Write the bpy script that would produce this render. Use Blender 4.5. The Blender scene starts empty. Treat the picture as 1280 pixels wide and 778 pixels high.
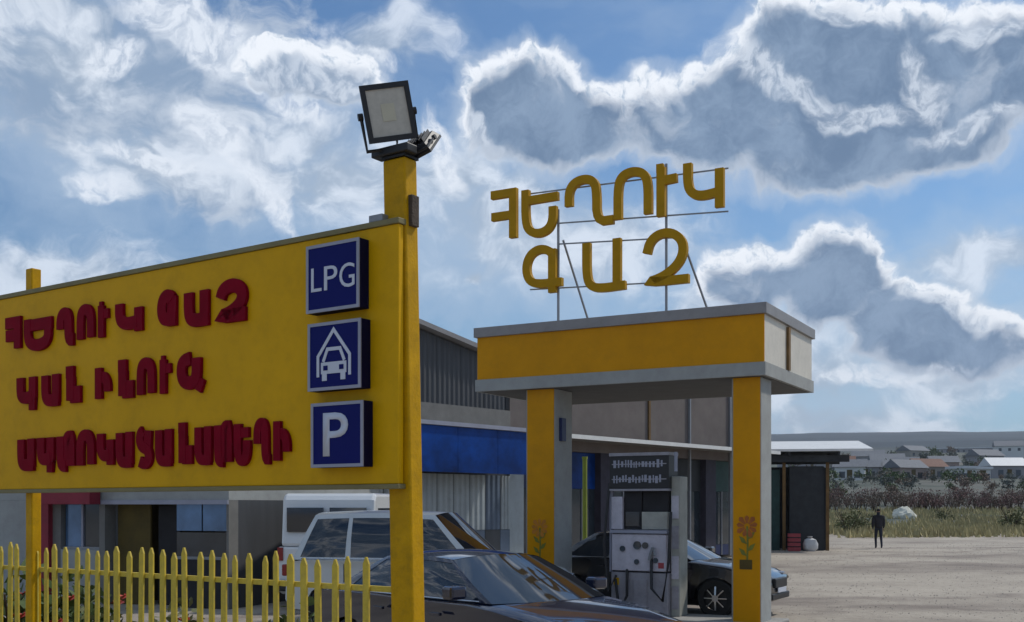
import bpy, math, random
from mathutils import Vector, noise
S = bpy.context.scene
C = S.collection
R = math.radians
random.seed(7)

# ------------------------------------------------------------------ camera
F = 1370.0; HZ = 632.0; EYE = 1.9          # focal length in photo pixels, horizon row, eye height
cam = bpy.data.cameras.new('camera'); co = bpy.data.objects.new('camera', cam); C.objects.link(co)
cam.sensor_width = 36; cam.lens = F/1280*36; cam.shift_y = (HZ-389)/1280
cam.clip_start = 0.05; cam.clip_end = 20000
co.location = (0, 0, EYE); co.rotation_euler = (R(90), 0, 0)
S.camera = co
S.view_settings.view_transform = 'Standard'; S.view_settings.look = 'None'
S.view_settings.exposure = 0.12; S.view_settings.gamma = 1
S.cycles.max_bounces = 6; S.cycles.transparent_max_bounces = 8

# ------------------------------------------------------------------ sun and sky
SUN_AZ, SUN_EL = 62, 50        # degrees clockwise from +Y (right, behind the station)
ld = bpy.data.lights.new('sun', 'SUN'); ld.energy = 2.3; ld.angle = R(3); ld.color = (1, .95, .87)
lo = bpy.data.objects.new('sun', ld); C.objects.link(lo)
d = Vector((math.sin(R(SUN_AZ))*math.cos(R(SUN_EL)), math.cos(R(SUN_AZ))*math.cos(R(SUN_EL)), math.sin(R(SUN_EL))))
lo.rotation_euler = d.to_track_quat('Z', 'Y').to_euler()

W = bpy.data.worlds.new('World'); S.world = W; W.use_nodes = True
nt = W.node_tree; nt.nodes.clear()
def N(t, **k):
    n = nt.nodes.new(t)
    for a, b in k.items(): setattr(n, a, b)
    return n
def setin(n, i, v):
    if hasattr(v, 'is_output') or isinstance(v, bpy.types.NodeSocket): nt.links.new(v, n.inputs[i])
    else: n.inputs[i].default_value = v
def M(op, a, b=0.0, c=None, clamp=False):
    n = N('ShaderNodeMath', operation=op, use_clamp=clamp)
    setin(n, 0, a); setin(n, 1, b)
    if c is not None: setin(n, 2, c)
    return n.outputs[0]
def V(op, a, b=(0, 0, 0), out=0):
    n = N('ShaderNodeVectorMath', operation=op); setin(n, 0, a); setin(n, 1, b)
    return n.outputs[out]
def smooth(x, lo_, hi):
    n = N('ShaderNodeMapRange', interpolation_type='SMOOTHSTEP')
    setin(n, 0, x); setin(n, 1, lo_); setin(n, 2, hi); setin(n, 3, 0.0); setin(n, 4, 1.0)
    return n.outputs[0]
def mixc(f, a, b):
    n = N('ShaderNodeMix', data_type='RGBA'); setin(n, 0, f); setin(n, 6, a); setin(n, 7, b)
    return n.outputs[2]
sky = N('ShaderNodeTexSky', sky_type='NISHITA', sun_disc=False)
sky.sun_elevation = R(SUN_EL); sky.sun_rotation = R(SUN_AZ); sky.air_density = 1.0; sky.dust_density = 1.5; sky.ozone_density = 2.0
tc = N('ShaderNodeTexCoord')
sep = N('ShaderNodeSeparateXYZ'); nt.links.new(tc.outputs['Generated'], sep.inputs[0])
x, y, z = sep.outputs
az = M('ARCTAN2', x, y)
hor = M('SQRT', M('ADD', M('MULTIPLY', x, x), M('MULTIPLY', y, y)))
el = M('ARCTAN2', z, hor)
cmb = N('ShaderNodeCombineXYZ'); setin(cmb, 0, M('MULTIPLY', az, 10.0)); setin(cmb, 1, M('MULTIPLY', el, 10.0))
P = cmb.outputs[0]
def sp(px, py):
    a = math.atan((px-640)/F); e = math.atan((HZ-py)/F*math.cos(a)); return (a*10, e*10, 0)
K = 10/F
def fbm(scale, detail, rough, vec, off=(0, 0, 0), col=False):
    n = N('ShaderNodeTexNoise'); n.inputs['Scale'].default_value = scale; n.inputs['Detail'].default_value = detail
    n.inputs['Roughness'].default_value = rough
    nt.links.new(V('ADD', vec, off), n.inputs['Vector'])
    return n.outputs['Color' if col else 'Fac']
def warp(vec, scale, amp, detail, off):
    return V('ADD', vec, V('MULTIPLY', V('SUBTRACT', fbm(scale, detail, .6, vec, off, True), (.5, .5, .5)), (amp, amp, 0)))
PW = warp(warp(P, 1.1, .55, 3, (3, 7, 1)), 4.2, .15, 4, (9, 2, 4))
PS = warp(P, .9, .9, 3, (1, 5, 2))
def blobs(lst, vec):
    acc = None
    for (bx_, by_, rx, ry, *rot) in lst:
        c = sp(bx_, by_)
        v = V('SUBTRACT', vec, c)
        if rot:
            n = N('ShaderNodeVectorRotate', rotation_type='Z_AXIS'); nt.links.new(v, n.inputs['Vector']); n.inputs['Angle'].default_value = R(rot[0]); v = n.outputs[0]
        v = V('DIVIDE', v, (rx*K, ry*K, 1))
        f = M('SUBTRACT', 1.0, V('LENGTH', v, out=1))
        if acc is None: acc = f
        else:
            n = N('ShaderNodeMath', operation='SMOOTH_MAX'); setin(n, 0, acc); setin(n, 1, f); n.inputs[2].default_value = .12
            acc = n.outputs[0]
    return acc
HARD = [(630,115,50,42),(890,130,60,45),(1130,60,90,50),(350,85,50,30),(1090,100,60,60),
        (655,130,85,62),(710,160,115,48),(825,150,80,52),(905,165,80,60),(1010,70,100,68),(960,105,70,55),(1060,120,110,60),
        (1210,90,125,75),(1040,185,125,58),(1150,160,120,50),
        (935,345,65,46),(1040,350,70,60),(1130,400,75,45),(1200,430,90,40),
        (410,92,66,34)]
VEIL = [(500,270,330,150),(700,330,260,120),(1080,440,280,120),(1200,330,160,80),(120,130,260,200),(1000,520,260,60)]
FLAT = [(180,85,190,120),(60,100,110,90),(260,215,130,60)]
SOFT = [(190,215,120,40),(440,230,130,70),(60,335,150,40),(592,348,26,14),(560,230,90,50),(640,270,150,60),(1010,470,160,60),(1180,470,150,50),
        (900,420,90,60),(1240,320,150,40),(480,60,90,40),(720,320,200,60),(1000,525,90,25),(90,60,110,60),(1060,540,200,30),(390,170,90,40)]
RIDGE = [(330,95,130,36,33),(235,30,120,40,25),(420,95,80,34,0),(975,105,120,22,28),(1080,145,70,20,0),(1210,160,80,18,-8),(1070,22,70,18,15),(1230,40,70,16,0),
         (190,200,110,16,10),(330,250,85,20,45),(700,88,60,16,35),(1190,385,70,16,25),(1110,470,120,16,-5),(265,165,60,34,30),(140,70,60,30,-20),(120,230,50,20,-10),(555,185,60,24,60),(1150,110,60,26,70),(440,60,70,16,10),(600,160,60,14,50)]
det = fbm(3.0, 8, .58, PW, (4, 4, 4))
fine = fbm(8.0, 6, .6, PW, (1, 2, 9))
bigN = fbm(.55, 5, .55, V('MULTIPLY', P, (.8, 1.3, 1)), (2.3, 9.1, 3))
inframe = smooth(V('LENGTH', V('DIVIDE', V('SUBTRACT', P, sp(640, 330)), (820*K, 560*K, 1)), out=1), 1.25, .95)
outd = M('MULTIPLY', M('SUBTRACT', 1.0, inframe), M('MULTIPLY', M('SUBTRACT', bigN, .47), 5.0))
nz = M('ADD', M('MULTIPLY', M('SUBTRACT', det, .5), .50), M('MULTIPLY', M('SUBTRACT', fine, .5), .20))
hb = blobs(HARD, PW)
hard = M('ADD', M('ADD', hb, nz), M('MULTIPLY', M('SUBTRACT', 1.0, inframe), -.5))
hard = M('MAXIMUM', hard, M('SUBTRACT', M('ADD', outd, nz), inframe))
up = M('ADD', blobs(HARD, V('ADD', PW, (-.04, .20, 0))), M('MULTIPLY', nz, .9))     # what stands between this point and the sun above
up = M('MAXIMUM', up, M('SUBTRACT', M('MULTIPLY', outd, .8), inframe))
hard_a = smooth(hard, -.04, .11)
glow = M('MULTIPLY', smooth(hard, -.28, .0), .40)
thick = M('MULTIPLY', smooth(hard, .05, .30), smooth(up, -.32, .12))
ridge = smooth(M('ADD', M('ADD', blobs(RIDGE, PW), M('MULTIPLY', nz, 1.3)), M('MULTIPLY', M('SUBTRACT', 1.0, inframe), -2.0)), .05, .55)
thick = M('MULTIPLY', thick, M('SUBTRACT', 1.0, M('MULTIPLY', smooth(fbm(1.3, 8, .6, PW, (7, 7, 1)), .54, .68), .6)))
sn = fbm(1.5, 8, .62, V('MULTIPLY', PS, (.85, 1.2, 1)), (8, 1, 3))
soft = smooth(M('ADD', blobs(SOFT, PS), M('MULTIPLY', M('SUBTRACT', sn, .5), 2.2)), -.05, .75)
soft = M('MULTIPLY', soft, inframe)
flat = smooth(M('ADD', blobs(FLAT, PS), M('MULTIPLY', M('SUBTRACT', sn, .5), 2.4)), -.1, .5)
wisps = M('MULTIPLY', smooth(fbm(.8, 6, .55, V('MULTIPLY', PS, (.6, 1.4, 1)), (5, 5, 5)), .40, .80), .45)
CW = (8.6, 9.4, 10.6, 1); CG = (1.55, 2.45, 3.95, 1); CM = (2.8, 3.9, 5.6, 1); CS = (4.9, 6.1, 7.7, 1)
tex = smooth(fbm(1.6, 8, .68, PW, (6, 3, 8)), .35, .68)
body = mixc(tex, CG, CM)
skc = N('ShaderNodeMix', data_type='RGBA', blend_type='MULTIPLY'); skc.inputs[0].default_value = 1
nt.links.new(sky.outputs[0], skc.inputs[6]); skc.inputs[7].default_value = (.66, .95, 1.18, 1)
c0 = mixc(wisps, skc.outputs[2], CS)
c0 = mixc(M('MULTIPLY', smooth(el, .22, .0), .45), c0, (3.5, 6.0, 8.8, 1))
veil = M('MULTIPLY', M('MULTIPLY', smooth(M('ADD', blobs(VEIL, PS), M('MULTIPLY', M('SUBTRACT', sn, .5), 1.2)), -.1, .7), .62), inframe)
c0 = mixc(veil, c0, (4.9, 6.3, 8.1, 1))
c0 = mixc(M('MULTIPLY', flat, .8), c0, mixc(smooth(sn, .40, .64), CM, (6.2, 7.0, 8.2, 1)))
c0 = mixc(M('MULTIPLY', soft, .8, clamp=True), c0, mixc(smooth(sn, .42, .62), (4.4, 5.4, 6.8, 1), CW))
c0 = mixc(M('MULTIPLY', ridge, M('ADD', .35, M('MULTIPLY', smooth(fine, .35, .60), .6))), c0, (8.8, 9.5, 10.6, 1))
body = mixc(M('MULTIPLY', ridge, M('ADD', .25, M('MULTIPLY', smooth(fine, .38, .60), .55))), body, (7.6, 8.4, 9.6, 1))
c0 = mixc(glow, c0, (6.0, 7.0, 8.4, 1))
lit = mixc(smooth(fine, .28, .52), CS, (9.9, 10.4, 11.2, 1))
lit = mixc(M('MULTIPLY', smooth(up, -.02, .30), .85), lit, (4.6, 5.5, 6.9, 1))
c1 = mixc(thick, lit, body)
c2 = mixc(hard_a, c0, c1)
bg = N('ShaderNodeBackground'); nt.links.new(c2, bg.inputs[0]); bg.inputs[1].default_value = .085
wo = N('ShaderNodeOutputWorld'); nt.links.new(bg.outputs[0], wo.inputs[0])
W.cycles.sampling_method = 'MANUAL'; W.cycles.sample_map_resolution = 512

# ------------------------------------------------------------------ materials
def mat(name, col, rough=.6, metal=0, var=.12, scale=3.0, bump=.0, bscale=60, dirt=None, dirt_amt=.35, spec=.5, coat=0, stretch=(1, 1, 1), trans=0, emit=None):
    m = bpy.data.materials.new(name); m.use_nodes = True
    t = m.node_tree; b = t.nodes['Principled BSDF']
    b.inputs['Roughness'].default_value = rough; b.inputs['Metallic'].default_value = metal
    b.inputs['Specular IOR Level'].default_value = spec; b.inputs['Coat Weight'].default_value = coat
    if trans: b.inputs['Transmission Weight'].default_value = trans
    g = t.nodes.new('ShaderNodeTexCoord'); mp = t.nodes.new('ShaderNodeMapping'); mp.inputs['Scale'].default_value = stretch
    t.links.new(g.outputs['Object'], mp.inputs[0])
    n = t.nodes.new('ShaderNodeTexNoise'); n.inputs['Scale'].default_value = scale; n.inputs['Detail'].default_value = 8; n.inputs['Roughness'].default_value = .65
    t.links.new(mp.outputs[0], n.inputs['Vector'])
    r = t.nodes.new('ShaderNodeValToRGB')
    r.color_ramp.elements[0].position = .3; r.color_ramp.elements[1].position = .7
    r.color_ramp.elements[0].color = tuple(c*(1-var) for c in col)+(1,)
    r.color_ramp.elements[1].color = tuple(min(1, c*(1+var)) for c in col)+(1,)
    t.links.new(n.outputs['Fac'], r.inputs[0]); out = r.outputs[0]
    if dirt:
        n2 = t.nodes.new('ShaderNodeTexNoise'); n2.inputs['Scale'].default_value = scale*2.7; n2.inputs['Detail'].default_value = 10; n2.inputs['Roughness'].default_value = .75
        t.links.new(mp.outputs[0], n2.inputs['Vector'])
        r2 = t.nodes.new('ShaderNodeMapRange'); r2.inputs[1].default_value = .48; r2.inputs[2].default_value = .78; r2.inputs[4].default_value = dirt_amt
        t.links.new(n2.outputs['Fac'], r2.inputs[0])
        mx = t.nodes.new('ShaderNodeMix'); mx.data_type = 'RGBA'; t.links.new(r2.outputs[0], mx.inputs[0]); t.links.new(out, mx.inputs[6]); mx.inputs[7].default_value = tuple(dirt)+(1,)
        out = mx.outputs[2]
    t.links.new(out, b.inputs['Base Color'])
    if bump:
        n3 = t.nodes.new('ShaderNodeTexNoise'); n3.inputs['Scale'].default_value = bscale; n3.inputs['Detail'].default_value = 5
        t.links.new(mp.outputs[0], n3.inputs['Vector'])
        bp = t.nodes.new('ShaderNodeBump'); bp.inputs['Strength'].default_value = bump; bp.inputs['Distance'].default_value = .02
        t.links.new(n3.outputs['Fac'], bp.inputs['Height']); t.links.new(bp.outputs[0], b.inputs['Normal'])
    if emit:
        b.inputs['Emission Color'].default_value = tuple(emit[:3])+(1,); b.inputs['Emission Strength'].default_value = emit[3]
    return m
m_yel = mat('yellow_paint', (.68, .37, .001), .5, spec=.15, var=.08, scale=1.5, dirt=(.34, .19, .005), dirt_amt=.4, bump=.05)
m_yelpost = mat('old_yellow_paint', (.54, .29, .001), .5, spec=.15, var=.16, scale=5, dirt=(.20, .13, .008), dirt_amt=.5, bump=.15)
m_orange = mat('orange_fascia', (.62, .275, .001), .4, spec=.15, var=.1, scale=1.2, dirt=(.3, .15, .01), dirt_amt=.3)
m_pick = mat('picket_paint', (.62, .46, .06), .5, spec=.15, var=.18, scale=6, dirt=(.26, .20, .10), dirt_amt=.6)
m_edge = mat('board_edge', (.20, .17, .07), .6, var=.15, scale=4)
m_maroon = mat('maroon_letter', (.20, .002, .014), .6, spec=.05, var=.15, scale=6)
m_blue = mat('blue_sign', (.003, .006, .115), .4, spec=.12, var=.06, scale=4)
m_bluedk = mat('blue_sign_side', (.003, .003, .025), .6, spec=.1)
m_white = mat('white_print', (.55, .58, .66), .4, var=.05)
m_rim = mat('sign_rim', (.30, .31, .38), .4, var=.1)
m_black = mat('black_metal', (.012, .012, .014), .45, var=.2)
m_grey = mat('grey_metal', (.26, .27, .29), .45, metal=.3, var=.12, dirt=(.15, .13, .11), dirt_amt=.4)
m_flash = mat('grey_flashing', (.26, .25, .25), .5, var=.12, dirt=(.12, .11, .1), dirt_amt=.4, scale=1.4)
m_pale = mat('pale_panel', (.66, .61, .52), .5, var=.08, dirt=(.3, .26, .2), dirt_amt=.3)
m_plaster = mat('grey_plaster', (.33, .34, .33), .85, var=.12, dirt=(.2, .19, .18), dirt_amt=.5, bump=.3, scale=1.6)
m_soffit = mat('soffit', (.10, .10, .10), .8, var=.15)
m_lens = mat('lamp_glass', (.48, .45, .39), .25, var=.1, scale=20)
m_chip = mat('led_chip', (.50, .47, .36), .4)
m_clad = mat('dark_cladding', (.06, .063, .07), .6, var=.18, dirt=(.05, .045, .04), dirt_amt=.5, scale=1.1, stretch=(3, 3, .5))
m_brown = mat('brown_plaster', (.15, .128, .118), .9, var=.18, dirt=(.11, .08, .08), dirt_amt=.55, bump=.4, scale=.8)
m_pier = mat('dark_pier', (.035, .032, .05), .8, var=.3)
m_band = mat('pale_band', (.17, .165, .155), .8, var=.15)
m_bluef = mat('blue_awning', (.003, .045, .24), .35, spec=.15, var=.7, scale=.5, dirt=(.004, .01, .06), dirt_amt=.7)
m_shut = mat('pale_shutter', (.32, .36, .38), .5, var=.15, dirt=(.2, .2, .19), dirt_amt=.5, scale=1.2)
m_bluegrey = mat('blue_grey_panel', (.10, .135, .19), .5, var=.35, scale=.8)
m_navy = mat('navy_panel', (.015, .025, .09), .5, var=.3)
m_dark = mat('dark_interior', (.018, .017, .02), .8, var=.4)
m_darkbrown = mat('dark_brown', (.09, .062, .010), .8, var=.3)
m_glassd = mat('window_glass', (.03, .04, .05), .06, var=.4, scale=1, spec=.8)
m_glassb = mat('blue_window_glass', (.10, .19, .34), .15, var=.4, scale=1, spec=1, metal=.35)
m_red = mat('red_awning', (.22, .012, .03), .6, var=.2)
m_lime = mat('yellow_green_post', (.28, .33, .03), .5, var=.15)
m_carblack = mat('car_paint_navy', (.003, .008, .035), .2, var=.1, coat=1, spec=.4)
m_carblk2 = mat('car_paint_black', (.008, .008, .011), .2, var=.1, coat=1, spec=.6)
m_carsil = mat('car_paint_silver', (.52, .55, .56), .35, metal=.2, var=.05, coat=.7)
m_carwhite = mat('car_paint_white', (.75, .76, .76), .3, var=.04, coat=.7)
m_carglass = mat('car_glass', (.006, .010, .018), .04, var=.2, spec=.8, coat=.5)
m_trim = mat('chrome_trim', (.55, .55, .56), .2, metal=1, var=.05)
m_tyre = mat('tyre_rubber', (.015, .015, .015), .85, var=.2)
m_head = mat('headlight_glass', (.35, .37, .42), .08, var=.2, spec=1, metal=.5)
m_tail = mat('tail_light', (.25, .01, .01), .2)
m_disp = mat('dispenser_grey', (.30, .29, .32), .5, var=.18, scale=4, dirt=(.14, .13, .13), dirt_amt=.5)
m_dispp = mat('dispenser_pale', (.52, .50, .56), .45, var=.15, scale=4, dirt=(.2, .18, .2), dirt_amt=.4)
m_disppost = mat('dispenser_post', (.36, .36, .32), .6, var=.2, scale=4)
m_roof = mat('white_sheet_roof', (.72, .71, .68), .4, var=.08)
m_kiosk = mat('kiosk_dark', (.025, .028, .032), .7, var=.35)
m_kioskg = mat('kiosk_green', (.012, .05, .045), .6, var=.3)
m_rust = mat('rust_post', (.16, .09, .03), .8, var=.3)
m_leaf = [mat('leaf_green', (.06, .10, .025), .7, var=.45, scale=3), mat('leaf_dark', (.03, .055, .02), .7, var=.45, scale=3), mat('leaf_olive', (.10, .11, .035), .7, var=.4, scale=3)]
m_twig = [mat('twig_maroon', (.17, .095, .085), .9, var=.4, scale=1), mat('twig_brown', (.16, .115, .085), .9, var=.4, scale=1)]
m_farg = mat('leaf_slate', (.10, .115, .10), .8, var=.4, scale=.5)
m_bark = mat('bark', (.07, .05, .035), .9, var=.3, bump=.5)
m_flower = mat('flower_red', (.35, .03, .015), .6, var=.3)
m_grass = mat('dry_grass', (.38, .32, .15), .85, var=.45, scale=.3)
m_stone = mat('pale_stone', (.62, .61, .52), .9, var=.12, bump=.6, bscale=8)
m_paintred = mat('painted_red', (.36, .10, .012), .6, var=.25, scale=12)
m_paintgreen = mat('painted_green', (.16, .17, .015), .6, var=.3, scale=12)
m_paintorange = mat('painted_orange', (.50, .18, .01), .6, var=.25, scale=12)
m_wallset = [mat('house_wall_cream', (.34, .31, .28), .9, var=.1), mat('house_wall_grey', (.30, .29, .30), .9, var=.1), mat('house_wall_pink', (.36, .28, .25), .9, var=.1), mat('house_wall_white', (.66, .66, .64), .9, var=.06)]
m_roofset = [mat('house_roof_grey', (.16, .17, .19), .8, var=.15), mat('house_roof_rust', (.17, .085, .06), .8, var=.2), mat('house_roof_white', (.62, .63, .64), .5, var=.06)]
m_cloth = mat('dark_jacket', (.022, .02, .026), .9, var=.3); m_trous = mat('dark_trousers', (.02, .024, .04), .9, var=.3)
m_skin = mat('skin', (.30, .17, .11), .6); m_hair = mat('hair', (.01, .008, .007), .8)
m_shoe = mat('shoe', (.01, .01, .01), .5)
m_kerb = mat('concrete', (.32, .31, .29), .9, var=.15, dirt=(.15, .14, .12), dirt_amt=.4, bump=.3)
m_sack = mat('white_sack', (.55, .55, .55), .8, var=.1); m_crate = mat('red_crate', (.35, .05, .06), .6, var=.15)

# ------------------------------------------------------------------ object helpers
def tag(o, label=None, cat=None, group=None, kind=None):
    if label: o['label'] = label
    if cat: o['category'] = cat
    if group: o['group'] = group
    if kind: o['kind'] = kind
    return o
def empty(name, loc, rz=0, label=None, cat=None, group=None):
    o = bpy.data.objects.new(name, None); C.objects.link(o); o.location = loc; o.rotation_euler = (0, 0, rz); o.empty_display_size = .2
    return tag(o, label, cat, group)
class MB:
    def __init__(s): s.v = []; s.f = []
    def add(s, v, f):
        n = len(s.v); s.v += [tuple(p) for p in v]; s.f += [tuple(i+n for i in q) for q in f]; return s
    def box(s, a, b):
        (x0, y0, z0), (x1, y1, z1) = a, b
        return s.add([(x0,y0,z0),(x1,y0,z0),(x1,y1,z0),(x0,y1,z0),(x0,y0,z1),(x1,y0,z1),(x1,y1,z1),(x0,y1,z1)],
                     [(0,3,2,1),(4,5,6,7),(0,1,5,4),(1,2,6,5),(2,3,7,6),(3,0,4,7)])
    def bar(s, a, b, w, h=None, up=(0, 0, 1)):
        h = h or w; a = Vector(a); b = Vector(b); d = (b-a).normalized(); u = Vector(up)
        if abs(d.dot(u)) > .95: u = Vector((0, 1, 0))
        sx = d.cross(u).normalized(); sz = sx.cross(d).normalized()
        v = [p+sx*i*w/2+sz*j*h/2 for p in (a, b) for i, j in ((-1,-1),(1,-1),(1,1),(-1,1))]
        return s.add(v, [(0,1,2,3),(7,6,5,4),(0,4,5,1),(1,5,6,2),(2,6,7,3),(3,7,4,0)])
    def tube(s, pts, r, n=8, r1=None):
        pts = [Vector(p) for p in pts]; m = len(pts); vs = []
        for i, p in enumerate(pts):
            d = (pts[min(i+1, m-1)]-pts[max(i-1, 0)]).normalized(); u = Vector((0, 0, 1)) if abs(d.z) < .9 else Vector((1, 0, 0))
            a = d.cross(u).normalized(); b = d.cross(a); rr = r if r1 is None else r+(r1-r)*i/(m-1)
            vs += [p+a*math.cos(k*2*math.pi/n)*rr+b*math.sin(k*2*math.pi/n)*rr for k in range(n)]
        fs = [(i*n+k, i*n+(k+1) % n, (i+1)*n+(k+1) % n, (i+1)*n+k) for i in range(m-1) for k in range(n)]
        fs += [tuple(range(n-1, -1, -1)), tuple((m-1)*n+k for k in range(n))]
        return s.add(vs, fs)
    def prism(s, poly, y0, y1):      # polygon in xz extruded along y
        n = len(poly)
        v = [(p[0], y0, p[1]) for p in poly]+[(p[0], y1, p[1]) for p in poly]
        return s.add(v, [tuple(range(n)), tuple(range(2*n-1, n-1, -1))]+[(i, i+n, (i+1) % n+n, (i+1) % n) for i in range(n)])
    def stroke(s, pts, w, y0, y1):
        if len(pts) > 3:
            for _ in range(2):
                q = [pts[0]]
                for a, b in zip(pts, pts[1:]): q += [(a[0]*.75+b[0]*.25, a[1]*.75+b[1]*.25), (a[0]*.25+b[0]*.75, a[1]*.25+b[1]*.75)]
                pts = q+[pts[-1]]
        return s.ribbon(pts, w, y0, y1)
    def ribbon(s, pts, w, y0, y1):   # stroke in xz with mitred joints, extruded along y
        P_ = [Vector((p[0], p[1])) for p in pts]; n = len(P_); L = []; Rr = []
        for i in range(n):
            a = (P_[i]-P_[i-1]).normalized() if i else (P_[1]-P_[0]).normalized()
            b = (P_[i+1]-P_[i]).normalized() if i < n-1 else a
            na = Vector((-a.y, a.x)); nb = Vector((-b.y, b.x)); m_ = (na+nb)
            m_ = m_.normalized() if m_.length > .01 else na
            k = w/2/max(.5, m_.dot(na)); L.append(P_[i]+m_*k); Rr.append(P_[i]-m_*k)
        poly = L+Rr[::-1]
        N_ = 2*n; v = [(p.x, y0, p.y) for p in poly]+[(p.x, y1, p.y) for p in poly]; f = []
        for i in range(n-1):
            q = (i, i+1, N_-2-i, N_-1-i); f += [q, tuple(j+N_ for j in q[::-1])]
        f += [(i, i+N_, (i+1) % N_+N_, (i+1) % N_) for i in range(N_)]
        return s.add(v, f)
    def build(s, name, m, parent=None, smooth_=False, bevel=0, loc=None, rz=0):
        me = bpy.data.meshes.new(name); me.from_pydata(s.v, [], s.f); me.validate(); me.materials.append(m)
        import bmesh
        bm = bmesh.new(); bm.from_mesh(me); bmesh.ops.recalc_face_normals(bm, faces=bm.faces); bm.to_mesh(me); bm.free()
        if smooth_:
            me.polygons.foreach_set('use_smooth', [True]*len(me.polygons)); me.set_sharp_from_angle(angle=R(38))
        o = bpy.data.objects.new(name, me); C.objects.link(o)
        if parent: o.parent = parent
        if loc: o.location = loc
        if rz: o.rotation_euler = (0, 0, rz)
        if bevel:
            b = o.modifiers.new('bevel', 'BEVEL'); b.width = bevel; b.segments = 2; b.limit_method = 'ANGLE'; b.angle_limit = R(40)
        return o
def B(name, m, parent, a, b, **k): return MB().box(a, b).build(name, m, parent, **k)
def inst(src, name, parent, loc, rz=None, scale=None):
    o = src.copy(); o.name = name; C.objects.link(o); o.parent = parent; o.location = loc
    if rz is not None: o.rotation_euler = (0, 0, rz)
    if scale: o.scale = scale
    return o
def copy_tree(o, parent=None):
    c = o.copy(); C.objects.link(c)
    if parent: c.parent = parent
    for ch in [q for q in C.objects if q.parent == o]: copy_tree(ch, c)
    return c
class Frame:                                     # an upright plane through org, turned by rz
    def __init__(s, org, rz): s.o = Vector((org[0], org[1])); s.rz = rz; s.x = Vector((math.cos(rz), math.sin(rz))); s.y = Vector((-math.sin(rz), math.cos(rz)))
    def w(s, lx, ly, z=0): p = s.o+s.x*lx+s.y*ly; return Vector((p.x, p.y, z))
    def hit(s, px, py=HZ, ly=0):                 # where a sight line of the photograph meets the plane y=ly
        k = (px-640)/F; o = s.o+s.y*ly
        # o.x + t x.x = k (o.y + t x.y)
        t = (k*o.y-o.x)/(s.x.x-k*s.x.y); Y = o.y+t*s.x.y
        return t, EYE+(HZ-py)/F*Y
def at(px, Y): return ((px-640)/F*Y, Y)
def glyph(ch, m, box, y0, y1, name, parent, bold=.03):
    c = bpy.data.curves.new('text', 'FONT'); c.body = ch; c.offset = bold; c.resolution_u = 4
    o = bpy.data.objects.new('text', c); C.objects.link(o); bpy.context.view_layer.update()
    dg = bpy.context.evaluated_depsgraph_get(); me = bpy.data.meshes.new_from_object(o.evaluated_get(dg))
    bpy.data.objects.remove(o)
    import bmesh
    bm = bmesh.new(); bm.from_mesh(me)
    xs = [v.co.x for v in bm.verts]; ys = [v.co.y for v in bm.verts]
    ax, bx, ay, by = min(xs), max(xs), min(ys), max(ys); (X0, Z0, X1, Z1) = box
    for v in bm.verts:
        v.co = (X0+(v.co.x-ax)/(bx-ax)*(X1-X0), y0, Z0+(v.co.y-ay)/(by-ay)*(Z1-Z0))
    bmesh.ops.remove_doubles(bm, verts=bm.verts, dist=1e-5)
    r = bmesh.ops.extrude_face_region(bm, geom=bm.faces[:]); 
    for g in r['geom']:
        if isinstance(g, bmesh.types.BMVert): g.co.y = y1
    bmesh.ops.recalc_face_normals(bm, faces=bm.faces)
    bm.to_mesh(me); bm.free(); me.materials.clear(); me.materials.append(m)
    q = bpy.data.objects.new(name, me); C.objects.link(q); q.parent = parent; return q

# ------------------------------------------------------------------ terrain
prof = [(0,0),(58,0),(75,.35),(100,1.4),(150,4.0),(200,6.4),(300,11.5),(450,19.5),(700,36),(1100,64),(1600,98),(2300,148),(4000,110),(9000,60)]
def pr(dd):
    for (a, b), (c, e) in zip(prof, prof[1:]):
        if dd <= c: t = (dd-a)/(c-a); return b+(e-b)*t
    return 20
def ter(x_, y_):
    dd = math.hypot(x_*.6, max(y_, 0)) if y_ > 0 else 0
    h = pr(dd)
    if dd > 60:
        k = min(1, (dd-60)/400)
        h += (noise.noise(Vector((x_/140, y_/160, 3)))*3+noise.noise(Vector((x_/40, y_/40, 1)))*1.2)*k
        if dd > 900: h += noise.noise(Vector((x_/500, y_/600, 8)))*7+noise.noise(Vector((x_/120, y_/200, 2)))*2.0
    return h
def axis(lim, n, p): return [math.copysign(abs(t)**p, t)*lim for t in [i/n*2-1 for i in range(n+1)]]
xs = axis(9000, 150, 3.2); ys = [-200+0*i for i in range(1)]+[(i/170)**3.0*9000 for i in range(171)]
gm = MB(); nx = len(xs)
gm.v = [(a, b, ter(a, b)) for b in ys for a in xs]
gm.f = [(j*nx+i, j*nx+i+1, (j+1)*nx+i+1, (j+1)*nx+i) for j in range(len(ys)-1) for i in range(nx-1)]
mg = mat('dirt_ground', (.36, .32, .28), .95)
t = mg.node_tree; b = t.nodes['Principled BSDF']
def tn(ty, **k):
    n = t.nodes.new(ty)
    for a, c in k.items(): setattr(n, a, c)
    return n
geo = tn('ShaderNodeNewGeometry'); 
def gn(scale, det_, st=(1, 1, 1), rot=0):
    mp = tn('ShaderNodeMapping'); mp.inputs['Scale'].default_value = st; mp.inputs['Rotation'].default_value = (0, 0, rot)
    t.links.new(geo.outputs['Position'], mp.inputs[0]); n = tn('ShaderNodeTexNoise'); n.inputs['Scale'].default_value = scale; n.inputs['Detail'].default_value = det_; n.inputs['Roughness'].default_value = .62
    t.links.new(mp.outputs[0], n.inputs['Vector']); return n.outputs['Fac']
def rmp(f, a, c):
    n = tn('ShaderNodeMapRange'); n.inputs[1].default_value = a; n.inputs[2].default_value = c; t.links.new(f, n.inputs[0]); return n.outputs[0]
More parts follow.
